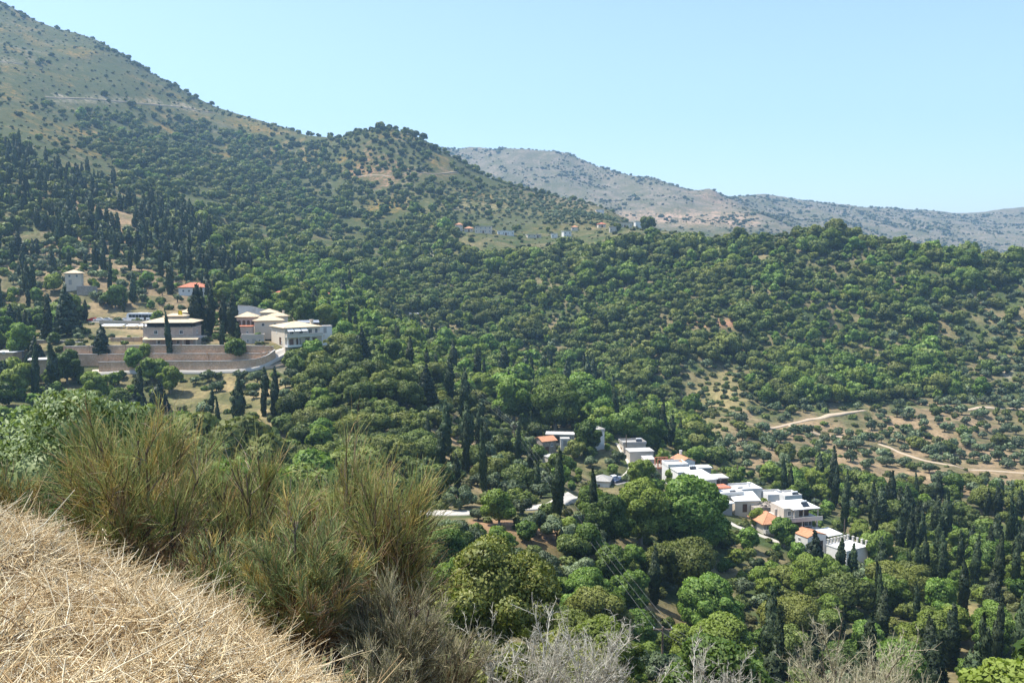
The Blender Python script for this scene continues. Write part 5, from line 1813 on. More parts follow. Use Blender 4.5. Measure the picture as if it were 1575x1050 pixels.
# ---- trees that stand out, placed one by one: kind, u, v of the foot, depth range, size, label
STAND = [
    ('cypress', 262, 553, 280, 300, 15.5, 'lone slim cypress standing in front of the stone terrace walls'),
    ('cypress', 301, 520, 285, 330, 18.5, 'tall thick cypress between the two guesthouse wings, tallest of its clump'),
    ('cypress', 309, 518, 285, 330, 17.0, 'cypress just right of the tallest one beside the guesthouse'),
    ('cypress', 323, 516, 285, 330, 18.0, 'broad cypress in the middle of the guesthouse clump'),
    ('cypress', 344, 516, 285, 330, 14.5, 'shorter cypress over the low stone house, right of the gap'),
    ('cypress', 357, 518, 285, 330, 15.5, 'pointed cypress at the right end of the guesthouse clump'),
    ('cypress', 341, 531, 285, 330, 8.5, 'stubby cypress on the edge of the upper terrace wall'),
    ('cypress', 366, 527, 285, 330, 7.0, 'small cypress beside the white garden stairs'),
    ('conifer', 157, 547, 280, 300, 4.0, 'dark conifer growing before the left end of the terrace wall'),
    ('conifer', 57, 582, 250, 300, 5.2, 'tall ragged conifer beside the flat slab roof'),
    ('leafy', 104, 590, 240, 290, 5.0, 'round bright green tree under the slab-roofed shed'),
    ('leafy', 30, 610, 220, 285, 4.6, 'yellowish green round tree at the left edge below the walls'),
    ('leafy', 35, 548, 270, 320, 5.2, 'leafy tree left of the slab roof at the picture edge'),
    ('conifer', 104, 516, 290, 335, 7.0, 'very tall ragged pine with yellowish upper branches above the walls'),
    ('leafy', 235, 588, 255, 290, 3.9, 'wide green tree directly below the lowest stone wall'),
    ('leafy', 205, 570, 262, 290, 3.3, 'green fruit tree at the foot of the lowest wall'),
    ('leafy', 262, 605, 240, 285, 4.0, 'rounded walnut-like tree left of the grassy terraces'),
    ('leafy', 222, 553, 280, 300, 2.4, 'young green tree against the terrace wall left of the lone cypress'),
    ('leafy', 362, 552, 280, 300, 3.4, 'spreading fig-like tree on the ledge of the terrace wall'),
    ('olive', 395, 592, 255, 290, 2.6, 'grey round olive on the bank below the curved road'),
    ('olive', 320, 588, 255, 290, 2.2, 'bluish bush olive on the bank under the road middle'),
    ('leafy', 527, 530, 300, 340, 4.4, 'rounded tree standing free to the right of the guesthouse'),
    ('conifer', 556, 566, 280, 312, 5.2, 'big dark conifer over the dense wood right of the guesthouse'),
    ('cypress', 630, 575, 290, 330, 12.5, 'thick solitary cypress beside the small grey clearing'),
    ('leafy', 600, 566, 290, 330, 4.6, 'pale green tree left of the thick solitary cypress'),
    ('conifer', 655, 625, 240, 290, 4.8, 'tall shaggy conifer at the edge of the dense wood'),
    ('cypress', 367, 655, 200, 270, 13.0, 'dark cypress rising behind the broom bushes'),
    ('cypress', 337, 665, 200, 270, 9.0, 'thin cypress left of the dark one behind the broom'),
    ('cypress', 406, 640, 220, 270, 8.0, 'small slim cypress at the corner of the grassy terraces'),
    ('leafy', 855, 665, 255, 300, 8.6, 'huge plane tree towering behind the red-roofed village house'),
    ('leafy', 790, 650, 265, 320, 7.4, 'large domed tree left of the huge plane tree'),
    ('leafy', 905, 640, 262, 320, 7.4, 'broad tree right of the huge plane tree'),
    ('leafy', 903, 696, 225, 248, 4.4, 'tree in front of the tall white block by the lane'),
    ('leafy', 962, 680, 245, 300, 5.0, 'round tree behind the grey flat-roofed sheds'),
    ('leafy', 1002, 695, 240, 300, 5.2, 'second round tree behind the grey flat-roofed sheds, nearer the olives'),
    ('oak', 760, 745, 180, 240, 3.6, 'dark tree on the bank below the wires'),
    ('leafy', 985, 840, 150, 215, 6.0, 'large leafy tree hiding the foot of the village lane'),
    ('leafy', 1060, 860, 150, 205, 7.6, 'great plane tree left of the lower white houses'),
    ('leafy', 935, 850, 150, 205, 4.6, 'leafy tree beside the great plane tree, toward the wires'),
    ('oak', 1045, 915, 130, 180, 6.0, 'dark broad evergreen below the great plane tree'),
    ('cypress', 915, 830, 150, 200, 13.0, 'dark cypress left of the great plane tree'),
    ('cypress', 1005, 930, 120, 170, 9.5, 'small dark cypress above the power pole'),
    ('leafy', 1090, 985, 115, 150, 5.0, 'pale leafy tree right of the power pole'),
    ('leafy', 1110, 1060, 95, 130, 4.6, 'leafy tree at the bottom below the pale one'),
    ('cypress', 1207, 765, 235, 280, 12.0, 'cypress behind the white parapet houses'),
    ('cypress', 1216, 768, 235, 280, 9.5, 'shorter twin cypress behind the white parapet houses'),
    ('cypress', 1296, 825, 195, 235, 17.0, 'tall cypress right of the three-storey house'),
    ('cypress', 1344, 843, 185, 230, 13.5, 'thick cypress right of the terrace with pillars'),
    ('conifer', 1250, 905, 150, 196, 4.4, 'dark conifer below the pergola house'),
    ('cypress', 1291, 885, 165, 195, 8.2, 'cypress before the roof terrace with pillars'),
    ('cypress', 1310, 890, 160, 192, 7.6, 'second small cypress before the roof terrace with pillars'),
    ('cypress', 1353, 918, 145, 190, 12.0, 'tall narrow cypress standing by the dry clearing'),
    ('cypress', 1400, 860, 180, 240, 12.5, 'slim cypress upper of the row right of the houses'),
    ('cypress', 1443, 885, 165, 220, 13.0, 'slim cypress in the middle of the right-hand wood'),
    ('cypress', 1421, 890, 160, 220, 9.5, 'short cypress left of the slim middle one'),
    ('cypress', 1476, 880, 170, 230, 9.5, 'short cypress in the far right wood'),
    ('cypress', 1496, 912, 150, 200, 11.5, 'dark cypress right of the short one in the far wood'),
    ('cypress', 1530, 925, 145, 200, 13.0, 'tall cypress near the right edge of the wood'),
    ('cypress', 1560, 915, 150, 210, 11.0, 'cypress at the right picture edge'),
    ('oak', 1380, 930, 135, 190, 5.0, 'broad dark tree right of the dry clearing'),
    ('oak', 1300, 945, 130, 180, 4.6, 'dark rounded tree below the dry clearing'),
    ('oak', 1215, 985, 115, 160, 4.6, 'dark rounded tree in the bottom wood'),
    ('leafy', 1440, 1010, 110, 140, 3.4, 'rounded green tree at the bottom right, left of its twin'),
    ('leafy', 1530, 1000, 110, 145, 3.6, 'rounded green tree in the bottom right corner'),
    ('olive', 735, 800, 120, 150, 1.4, 'small olive at the roadside edge'),
    ('leafy', 768, 808, 125, 150, 3.0, 'bright round tree on the lower edge of the white road'),
    ('olive', 823, 822, 110, 150, 2.6, 'grey olive with bare trunk below the white road'),
    ('olive', 858, 835, 110, 150, 2.7, 'grey olive next to the wires below the white road'),
    ('leafy', 243, 500, 335, 350, 2.6, 'yellowish tree at the right end of the coach'),
    ('leafy', 178, 482, 366, 392, 4.6, 'domed tree behind the parked cars'),
    ('cypress', 132, 492, 352, 385, 8.0, 'short cypress left of the parked cars'),
    ('cypress', 191, 484, 362, 385, 8.5, 'cypress between the domed tree and the coach'),
    ('leafy', 388, 507, 300, 312, 2.6, 'tree between the arcade house and the low wing'),
    ('leafy', 396, 527, 291, 300, 1.7, 'small tree in the guesthouse garden'),
    ('leafy', 470, 500, 318, 345, 5.6, 'large pale tree behind the cream guesthouse'),
    ('leafy', 500, 498, 325, 360, 4.6, 'pale tree over the white outhouse'),
    ('leafy', 448, 476, 340, 380, 5.8, 'tall pale tree above the low wing'),
    ('leafy', 400, 470, 350, 400, 5.4, 'bright tree above the rising white wall'),
    ('leafy', 372, 462, 370, 420, 5.0, 'bright tree right of the pergola frame'),
    ('leafy', 540, 517, 310, 335, 3.8, 'tree before the narrow white hut'),
    ('leafy', 20, 566, 262, 280, 3.6, 'tree covering the white slab at the left edge'),
    ('leafy', 78, 572, 255, 270, 2.8, 'tree standing before the concrete shed'),
    ('leafy', 480, 556, 276, 296, 3.6, 'bright tree under the guesthouse terrace on its right'),
    ('leafy', 1034, 742, 215, 228, 2.2, 'small tree between the low white houses'),
    ('leafy', 1128, 752, 226, 245, 3.2, 'tree behind the white cube house'),
    ('leafy', 1072, 775, 205, 218, 3.0, 'tree hugging the grey-walled house'),
    ('olive', 1190, 812, 200, 212, 2.0, 'grey olive left of the three-storey house'),
    ('leafy', 1166, 812, 200, 212, 2.2, 'small tree below the ruin'),
    ('leafy', 1206, 842, 190, 204, 3.2, 'leafy tree at the foot of the three-storey house'),
    ('oak', 884, 705, 225, 245, 3.0, 'dark tree below the little white box hut'),
    ('leafy', 985, 752, 205, 225, 3.6, 'tree covering the foot of the concrete lane'),
    ('leafy', 905, 862, 125, 150, 3.0, 'leafy tree beside the wires above the dark gully'),
    ('leafy', 945, 905, 115, 145, 3.2, 'leafy tree in the gully left of the small dark cypress'),
    ('shrub', 925, 885, 118, 148, 2.4, 'wide shrub in the gully under the wires'),
    ('leafy', 968, 940, 105, 135, 3.0, 'leafy tree halfway between the gully and the power pole'),
    ('shrub', 985, 965, 102, 130, 2.4, 'wide shrub just above the power pole'),
    ('olive', 890, 900, 110, 140, 2.6, 'grey olive low in the gully'),
    ('leafy', 930, 960, 98, 122, 2.8, 'leafy tree left of the power pole foot'),
    ('oak', 880, 860, 118, 145, 2.6, 'dark tree at the head of the gully'),
    ('oak', 997, 352, 600, 720, 7.0, 'large dark tree on the ridge among the far village houses'),
]


def pick_lod(kind, s, d):
    for lod in (2, 1, 0, -1):
        if (kind, lod) in LEAF and LEAF[(kind, lod)] * s * 887 / d <= 2.3: return lod
    return -1 if (kind, -1) in LEAF else 0


def stand_out():
    pts = []
    for i, (kind, u, v, d0, d1, s, lab) in enumerate(STAND):
        p = ground_at(u, v, d0, d1)
        lod = pick_lod(kind, s, p[1])
        nv = len(VAR[(kind, lod)])
        plant(kind, lod, i % nv, tuple(p - np.array([0, 0, .1])), s, i * 1.7, lab, None)
        hw = SHAPE[kind][2] * s
        pts.append((p[0], p[1], hw * .8))
    return pts


STAND_PTS = stand_out()


def clear_of_stand(T):
    ok = np.ones(len(T), bool)
    for x, y, r in STAND_PTS:
        ok &= np.hypot(T[:, 0] - x, T[:, 1] - y) > r * .9 + .25 * np.where(T[:, 4] == 2, 1.0, T[:, 3])
    return ok


SIZE_WORDS = ('small', 'medium', 'large')
SHORT = dict(oak='dark evergreen', leafy='bright leafy tree', cypress='narrow cypress', olive='grey olive', conifer='dark conifer', shrub='green shrub', scrub='dark bush')
ORD = 'first second third fourth fifth sixth seventh eighth ninth tenth eleventh twelfth'.split()


def name_them(recs):
    """labels: kind and size, then the part of its area, then its turn from the left"""
    byw = {}
    for r in recs: byw.setdefault(r[3], []).append(r)
    out = {}
    for w, L in byw.items():
        U, V = np.array([r[4] for r in L]), np.array([r[5] for r in L])
        uq, vq = np.quantile(U, [.2, .4, .6, .8]), np.quantile(V, [.25, .5, .75])
        for r in L:
            c = ('far left', 'left', 'middle', 'right', 'far right')[int((r[4] > uq).sum())]
            q = ('top', 'upper', 'lower', 'bottom')[int((r[5] > vq).sum())]
            out.setdefault((r[2], SHORT[r[1]], q + ' ' + c, w), []).append(r)
    for (sw, sh, pos, w), L in out.items():
        L.sort(key=lambda r: r[4])
        for k, r in enumerate(L):
            base = (sw + ' ' + sh + ' ' + w).split()
            tail = [] if len(L) == 1 else ([ORD[k], 'from', 'left'] if k < 12 else [])
            lab = base + pos.split() + tail
            if len(lab) > 16: lab = base + [p for p in pos.split()][-1:] + tail
            r[0]['label'] = ' '.join(lab[:16])


def individuals():
    rng = np.random.default_rng(9)
    ok = clear_of_stand(TREES)
    chosen = np.zeros(len(TREES), bool)
    recs = []
    for ki, kind in enumerate(KINDS_):
        idx = np.nonzero((TREES[:, 4] == ki) & ok)[0]
        idx = idx[np.argsort(-VIS[idx])]
        lim = {'scrub': 0, 'shrub': 230, 'oak': 290, 'leafy': 260, 'olive': 260, 'cypress': 250}.get(kind, 250)
        idx = idx[:lim]
        idx = idx[VIS[idx] >= 6]
        chosen[idx] = True
        if not len(idx): continue
        q1, q2 = np.quantile(TREES[idx, 3], [.34, .67])
        for j, i in enumerate(idx):
            x, y, z, s = TREES[i, :4]
            lod = pick_lod(kind, s, y)
            nv = len(VAR[(kind, lod)])
            sw = SIZE_WORDS[int(s > q1) + int(s > q2)]
            w = where_words(TU[i], TV[i])
            o = plant(kind, lod, j % nv, (x, y, z), s, rng.uniform(0, 6.28), 'x', LOOK[kind][0].replace('_', ' ') + 's ' + w, parts=VIS[i] >= 22 or lod <= 0, squash=rng.uniform(.85, 1.15))
            recs.append((o, kind, sw, w, TU[i], TV[i]))
    name_them(recs)
    return chosen, ok


CHOSEN, OKT = individuals()


def instance_group(name, srcs):
    ng = bpy.data.node_groups.new(name, 'GeometryNodeTree')
    ng.interface.new_socket('Geometry', in_out='INPUT', socket_type='NodeSocketGeometry')
    ng.interface.new_socket('Geometry', in_out='OUTPUT', socket_type='NodeSocketGeometry')
    gi, go = ng.nodes.new('NodeGroupInput'), ng.nodes.new('NodeGroupOutput')
    jn = ng.nodes.new('GeometryNodeJoinGeometry')
    for s in srcs:
        oi = ng.nodes.new('GeometryNodeObjectInfo')
        oi.transform_space = 'ORIGINAL'
        oi.inputs['Object'].default_value = s
        oi.inputs['As Instance'].default_value = True
        ng.links.new(oi.outputs['Geometry'], jn.inputs[0])
    ip = ng.nodes.new('GeometryNodeInstanceOnPoints')
    ip.inputs['Pick Instance'].default_value = True

    def attr(nm, ty):
        a = ng.nodes.new('GeometryNodeInputNamedAttribute')
        a.data_type = ty
        a.inputs['Name'].default_value = nm
        return a.outputs['Attribute']
    ng.links.new(gi.outputs[0], ip.inputs['Points'])
    ng.links.new(jn.outputs[0], ip.inputs['Instance'])
    ng.links.new(attr('pick', 'INT'), ip.inputs['Instance Index'])
    ng.links.new(attr('turn', 'FLOAT_VECTOR'), ip.inputs['Rotation'])
    ng.links.new(attr('size', 'FLOAT_VECTOR'), ip.inputs['Scale'])
    ng.links.new(ip.outputs[0], go.inputs[0])
    return ng


def mass(name, label, T, srcs, seed):
    rng = np.random.default_rng(seed)
    n = len(T)
    me = bpy.data.meshes.new(name)
    me.vertices.add(n)
    me.vertices.foreach_set('co', T[:, :3].astype(np.float32).ravel())
    me.attributes.new('pick', 'INT', 'POINT').data.foreach_set('value', rng.integers(0, len(srcs), n).astype(np.int32))
    tv = np.zeros((n, 3), np.float32); tv[:, 2] = rng.uniform(0, 6.28, n)
    tv[:, :2] = rng.normal(0, .06, (n, 2))
    me.attributes.new('turn', 'FLOAT_VECTOR', 'POINT').data.foreach_set('vector', tv.ravel())
    sv = (T[:, 3:4] * np.ones((1, 3))).astype(np.float32); sv[:, 2] *= rng.uniform(.82, 1.15, n)
    if 'cypress' not in name: sv[:, :2] *= rng.uniform(.82, 1.25, (n, 2))
    if 'cypress' in name: sv[:, :2] *= rng.uniform(.75, 1.5, (n, 1))
    me.attributes.new('size', 'FLOAT_VECTOR', 'POINT').data.foreach_set('vector', sv.ravel())
    o = link(name, me)
    md = o.modifiers.new('growth', 'NODES')
    md.node_group = instance_group(name, srcs)
    tag(o, label, kind='stuff')
    return o


def masses():
    rest = OKT & ~CHOSEN
    names = dict(oak=('forest', 'mass of dark evergreen trees covering the far valley sides'),
                 leafy=('leafy_forest', 'mass of bright green trees in the valley woods'),
                 olive=('olive_grove_foliage', 'mass of distant grey-green olive trees'),
                 shrub=('shrubbery', 'low green undergrowth between the trees'),
                 cypress=('cypress_forest', 'mass of distant dark cypresses on the slopes'),
                 conifer=('conifer_forest', 'mass of distant dark conifers'),
                 scrub=('scrub_vegetation', 'dark low scrub dotting the mountain sides'))
    for ki, kind in enumerate(KINDS_):
        for lod, y0, y1 in ((0, 0, 135), (1, 135, 330), (2, 330, 1e9)):
            m = rest & (TREES[:, 4] == ki) & (TREES[:, 1] >= y0) & (TREES[:, 1] < y1)
            if not m.any(): continue
            if kind == 'scrub': lod = 2
            srcs = [o for k, o in SRC.items() if k[0] == kind and k[1] == lod]
            if not srcs:      # one real plant each, standing among the mass
                idx = np.nonzero(m)[0]
                idx = idx[np.argsort(-VIS[idx])][:len(VAR[(kind, lod)])]
                for vv, i in enumerate(idx):
                    x, y, z, s = TREES[i, :4]
                    plant(kind, lod, vv, (x, y, z), s, 0.3 * vv, LOOK[kind][1] + ' ' + where_words(TU[i], TV[i]) + ' near ' + ('its left end', 'its middle', 'its right end', 'its top')[vv % 4],
                          LOOK[kind][0].replace('_', ' ') + ' outliers')
                    m[i] = False
                srcs = [o for k, o in SRC.items() if k[0] == kind and k[1] == lod]
            if not m.any(): continue
            nm, lab = names[kind]
            mass(nm if lod == 2 else nm.replace('forest', 'wood_foliage') if 'forest' in nm else nm, lab if lod == 2 else lab.replace('mass', 'nearer part').replace('low', 'nearer low'), TREES[m], srcs, ki * 3 + lod)


masses()
print('plants', len(TREES), 'individual', int(CHOSEN.sum()), [(k, int((TREES[:, 4] == i).sum()), int(CHOSEN[TREES[:, 4] == i].sum())) for i, k in enumerate(KINDS_)])

# ================================================================ foreground
def twig_mat(name, stops, rough=.7, trans=0.0, spec=.2):
    m, nt, out = new_mat(name)
    b = nd(nt, 'ShaderNodeBsdfPrincipled', Roughness=rough)
    b.inputs['Specular IOR Level'].default_value = spec
    rnd = nt.nodes.new('ShaderNodeNewGeometry').outputs['Random Per Island']
    nt.links.new(ramp(nt, rnd, stops), b.inputs['Base Color'])
    nt.links.new(b.outputs[0], out.inputs['Surface'])
    return m


M['broom_green'] = twig_mat('broom_stems', [(0, (.14, .20, .06)), (.4, (.25, .31, .10)), (.8, (.38, .41, .14)), (1, (.54, .48, .19))])
M['broom_gold'] = twig_mat('golden_broom_stems', [(0, (.26, .23, .065)), (.5, (.46, .36, .10)), (1, (.62, .45, .15))])
M['broom_fresh'] = twig_mat('fresh_broom_stems', [(0, (.13, .185, .065)), (.5, (.24, .305, .115)), (.85, (.36, .40, .17)), (1, (.48, .44, .19))])
M['broom_dry'] = twig_mat('dry_broom_stems', [(0, (.19, .11, .06)), (.4, (.38, .23, .115)), (.75, (.54, .37, .20)), (1, (.68, .56, .40))])
M['broom_pale'] = twig_mat('pale_broom_stems', [(0, (.13, .135, .065)), (.4, (.23, .225, .12)), (.8, (.36, .32, .19)), (1, (.5, .42, .3))])
M['branch'] = twig_mat('woody_branches', [(0, (.075, .055, .040)), (.6, (.13, .10, .075)), (1, (.27, .23, .19))], .9)
M['thorn'] = twig_mat('silvery_thorn_twigs', [(0, (.27, .25, .19)), (.5, (.45, .43, .35)), (1, (.66, .64, .55))], .85)
M['plume'] = twig_mat('cream_plumes', [(0, (.26, .26, .15)), (.5, (.46, .43, .28)), (1, (.68, .62, .45))], .8)
M['straw'] = twig_mat('dry_straw', [(0, (.17, .095, .04)), (.25, (.46, .32, .15)), (.6, (.72, .58, .34)), (1, (.90, .81, .60))], .55, spec=.3)
M['seed'] = twig_mat('oat_husks', [(0, (.50, .38, .19)), (1, (.78, .67, .43))], .6)
M['near_leaf'] = leaf_mat('near_oak_leaves', (.085, .112, .022), (.165, .19, .042), (.30, .30, .09), trans=.25, rough=.42, obj_var=.05)
M['willowy'] = leaf_mat('greyish_shrub_leaves', (.10, .15, .055), (.185, .25, .10), (.32, .38, .19), trans=.25, rough=.5, obj_var=.05)
M['field_stone'] = solid_mat('weathered_stone', (.30, .26, .23), .9, .2, .35, 9.0, .6)


def strand_arrays(paths, radii, sides=3, rng=None):
    """thin tapered prisms along paths (n,k,3) with radii (n,k)"""
    n, k, _ = paths.shape
    t = unit(np.gradient(paths, axis=1))
    ref = unit(rng.normal(size=(n, 1, 3)))
    e1 = unit(np.cross(t, ref)); e2 = np.cross(t, e1)
    ang = np.arange(sides) * 2 * math.pi / sides
    ring = e1[:, :, None] * np.cos(ang)[None, None, :, None] + e2[:, :, None] * np.sin(ang)[None, None, :, None]
    V = (paths[:, :, None] + ring * radii[:, :, None, None]).reshape(-1, 3)
    i, j, s = np.meshgrid(np.arange(n), np.arange(k - 1), np.arange(sides), indexing='ij')
    a = i * k * sides + j * sides + s
    b = i * k * sides + j * sides + (s + 1) % sides
    Q = np.stack([a, b, b + sides, a + sides], -1).reshape(-1, 4)
    return V, Q


def strand_mesh(name, paths, radii, mat, rng, sides=3):
    V, Q = strand_arrays(paths, radii, sides, rng)
    return np_mesh(name, V, quads=Q, mat=mat, smooth=True)


def curve3(p0, d, L, bend, k):
    """k points from p0 along d bending by vector bend"""
    s = np.linspace(0, 1, k)[None, :, None]
    return p0[:, None] + d[:, None] * (L[:, None, None] * s) + bend[:, None] * (L[:, None, None] * s * s)


UP = np.array([0, 0, 1.0])


def broom(name, label, u, d, vtop, R, seed, mg, md, n_tw=2600, bare=.30, lean=(0, 0), dry=.35, thick=.0021, tw=(.055, .125), cat='bush', group='broom bushes on the bank'):
    rng = np.random.default_rng(seed)
    p = at(u, 900, d)
    g = on_ground(p[0], p[1])
    Hh = at(u, vtop, d)[2] - g[2]
    root = tag(empty(name, tuple(g)), label, cat, group)
    n_tw = int(n_tw * 2.3)
    n1 = 20
    az = rng.uniform(0, 2 * math.pi, n1)
    rad = np.sqrt(rng.uniform(0.02, 1, n1)) * R * .75
    tip = np.stack([rad * np.cos(az) + lean[0], rad * np.sin(az) + lean[1], Hh * .74 * np.sqrt(np.clip(1.12 - (rad / R) ** 2, .2, 1)) * rng.uniform(.75, 1.1, n1)], 1)
    b0 = np.stack([.07 * R * np.cos(az), .07 * R * np.sin(az), np.full(n1, -.12)], 1)
    v1 = tip - b0
    L1 = np.linalg.norm(v1, axis=1)
    d1 = unit(v1) - np.array([0, 0, .18]); bend1 = np.tile(np.array([0, 0, .18]), (n1, 1)) + rng.normal(0, .05, (n1, 3))
    P1 = curve3(b0, d1, L1, bend1, 7)
    r1 = np.linspace(.016, .006, 7)[None] * rng.uniform(.6, 1.2, (n1, 1)) * (Hh / 1.6)
    # forks, each ending in a brush of fine stems
    m = 18
    src = np.repeat(np.arange(n1), m)
    nt_ = len(src)
    f = rng.uniform(max(.35, bare), 1.0, nt_) * 6
    i0 = np.minimum(f.astype(int), 5); fr = (f - i0)[:, None]
    q0 = P1[src, i0] * (1 - fr) + P1[src, i0 + 1] * fr
    out = unit(np.concatenate([q0[:, :2] - np.array(lean) * .5, np.zeros((nt_, 1))], 1))
    d2 = unit(unit(v1)[src] * .35 + out * .55 + UP * .62 + rng.normal(0, .42, (nt_, 3)))
    L2 = Hh * rng.uniform(.06, .20, nt_)
    P2 = curve3(q0, d2, L2, rng.normal(0, .12, (nt_, 3)) + UP * .15, 5)
    r2 = np.linspace(.0060, .0026, 5)[None] * rng.uniform(.7, 1.2, (nt_, 1)) * (Hh / 1.6)
    V1, Q1 = strand_arrays(P1, r1, 5, rng)
    V2, Q2 = strand_arrays(P2, r2, 4, rng)
    link('branches', np_mesh('branches', np.concatenate([V1, V2]), quads=np.concatenate([Q1, Q2 + len(V1)]), mat=M['branch'], smooth=True), root)
    wt = rng.uniform(.35, 1.65, nt_)
    k = rng.choice(nt_, n_tw, p=wt / wt.sum())
    f = rng.uniform(.25, 1.0, n_tw) * 4
    i0 = np.minimum(f.astype(int), 3); fr = (f - i0)[:, None]
    q0 = P2[k, i0] * (1 - fr) + P2[k, i0 + 1] * fr
    d3 = unit(d2[k] * .8 + UP * .35 + rng.normal(0, .33, (n_tw, 3)))
    L3 = Hh * rng.uniform(tw[0], tw[1], n_tw) * rng.uniform(.7, 1.3, nt_)[k]
    P3 = curve3(q0, d3, L3, rng.normal(0, .22, (n_tw, 3)) + UP * rng.uniform(-.05, .30, (n_tw, 1)), 4)[:, [0, 2, 3]]
    r3 = np.array([1.0, .85, .4])[None] * thick * rng.uniform(.7, 1.25, (n_tw, 1))
    tz = P2[:, -1, 2] / Hh + .25 * rng.normal(size=nt_) * .6
    tdry = tz < np.quantile(tz, dry)
    isdry = tdry[k] ^ (rng.random(n_tw) < .16)
    gold = ~isdry & (mg != 'broom_pale') & ((rng.random(nt_) < .18)[k] ^ (rng.random(n_tw) < .08))
    link('green_stems', strand_mesh('green_stems', P3[~isdry & ~gold], r3[~isdry & ~gold], M[mg], rng), root)
    if gold.any(): link('yellow_stems', strand_mesh('yellow_stems', P3[gold], r3[gold], M['broom_gold'], rng), root)
    link('dry_stems', strand_mesh('dry_stems', P3[isdry], r3[isdry] * .9, M[md], rng), root)
    for c in root.children:
        if c.name.startswith(('green', 'yellow', 'dry')): c['kind'] = 'stuff'
    return root, P3


broom('broom_bush', 'large broom bush with brownish lower stems, leftmost of the big ones', 208, 7.2, 606, .74, 1, 'broom_green', 'broom_dry', 5200, .26, dry=.28)
broom('broom_bush', 'tall broom behind the large left bush, reaching over its right shoulder', 285, 8.4, 618, .62, 2, 'broom_green', 'broom_dry', 3000, .34, dry=.28)
broom('broom_bush', 'open broom bush with visible dark branches in the middle of the bank', 395, 7.9, 655, .62, 3, 'broom_green', 'broom_dry', 2500, .38, dry=.26)
broom('broom_bush', 'broad upright broom right of the open one, against the dark wood', 500, 8.6, 636, .66, 4, 'broom_green', 'broom_dry', 3300, .42, dry=.26)
broom('broom_bush', 'leaning golden broom bush at the right end of the bank', 582, 8.0, 672, .34, 5, 'broom_green', 'broom_dry', 2500, .48, (.10, 0), dry=.36)
broom('broom_bush', 'dense round fresh green broom in front, with bare brown base', 462, 5.2, 768, .40, 6, 'broom_fresh', 'broom_dry', 5200, .24, dry=.30, thick=.0019)
broom('broom_bush', 'pale sparse broom bush low at the edge right of the round one', 608, 5.3, 868, .40, 7, 'broom_pale', 'broom_pale', 2600, .25, dry=.3, thick=.0018)
broom('broom_bush', 'pale tuft of broom at the bottom edge below the sparse one', 585, 4.35, 985, .30, 8, 'broom_pale', 'broom_pale', 1500, .2, dry=.3, thick=.0016)
broom('broom_bush', 'small green broom between the large left bush and the round front one', 330, 6.4, 800, .36, 9, 'broom_fresh', 'broom_dry', 1800, .2, dry=.35, thick=.0022)
broom('broom_bush', 'low green broom at the left picture edge', 15, 8.0, 700, .50, 10, 'broom_fresh', 'broom_dry', 1900, .3, dry=.3)
broom('broom_bush', 'pale thin broom hanging below the sparse one, toward the grey thorn bush', 675, 6.2, 930, .34, 12, 'broom_pale', 'broom_pale', 1300, .3, dry=.3, thick=.0018)


def near_tree(name, label, u, v, d, R, seed, n, size, mat, base_fn, tk, cat='tree', core=.74, aspect=1.7):
    rng = np.random.default_rng(seed)
    p = at(u, v, d)
    g = on_ground(p[0], p[1])
    base = base_fn(rng)
    lob = base + sublobes(rng, base[1:], 6, .45)
    root = tag(empty(name, tuple(g), 0, R), label, cat)
    link('crown', crown('crown', rng, lob, n, size / R, mat, core=core, spread=1.0, aspect=aspect), root)
    link('trunk', trunk_mesh(rng, .8, tk / R, base, M['bark'], 7), root)
    return root


near_tree('broadleaf_tree', 'big glossy evergreen oak with olive-green crown, nearest tree of the slope', 758, 990, 45, 3.5, 21, 34000, .12, M['near_leaf'],
          lambda r: round_lobes(r, 16, 1.02, 1.0, .98, (.26, .42)), .2)
near_tree('broadleaf_tree', 'smaller evergreen leaning from the big near oak toward the wires', 868, 985, 50, 1.7, 22, 9000, .13, M['near_leaf'], lambda r: round_lobes(r, 10, .95, 1.0, .8, (.28, .45)), .1)
near_tree('broadleaf_tree', 'low evergreen at the lower left side of the big near oak', 668, 985, 42, 1.5, 23, 8000, .12, M['near_leaf'], lambda r: round_lobes(r, 10, .9, 1.0, .8, (.28, .45)), .1)
near_tree('shrub', 'grey-green leafy shrub rising behind the left broom bushes', 75, 700, 13.5, 1.85, 24, 34000, .034, M['willowy'], lambda r: round_lobes(r, 14, 1.02, 1.0, .95, (.26, .42)), .06, 'shrub', .55, 2.4)
near_tree('shrub', 'second grey-green leafy shrub reaching toward the stone walls', 200, 700, 16, 1.75, 25, 20000, .034, M['willowy'], lambda r: round_lobes(r, 12, 1.3, .8, .9, (.24, .4)), .05, 'shrub', .5, 2.4)


near_tree('shrub', 'leafy green bush between the thorn bush and the big near oak', 770, 1000, 19, 1.0, 26, 9000, .05, M['near_leaf'], lambda r: round_lobes(r, 10, .8, 1.0, .8, (.28, .45)), .04, 'shrub', .6, 1.8)
near_tree('shrub', 'leafy green bush behind the long-armed thorn bush', 905, 1000, 23, 1.3, 27, 10000, .055, M['near_leaf'], lambda r: round_lobes(r, 10, .8, 1.0, .8, (.28, .45)), .04, 'shrub', .6, 1.8)


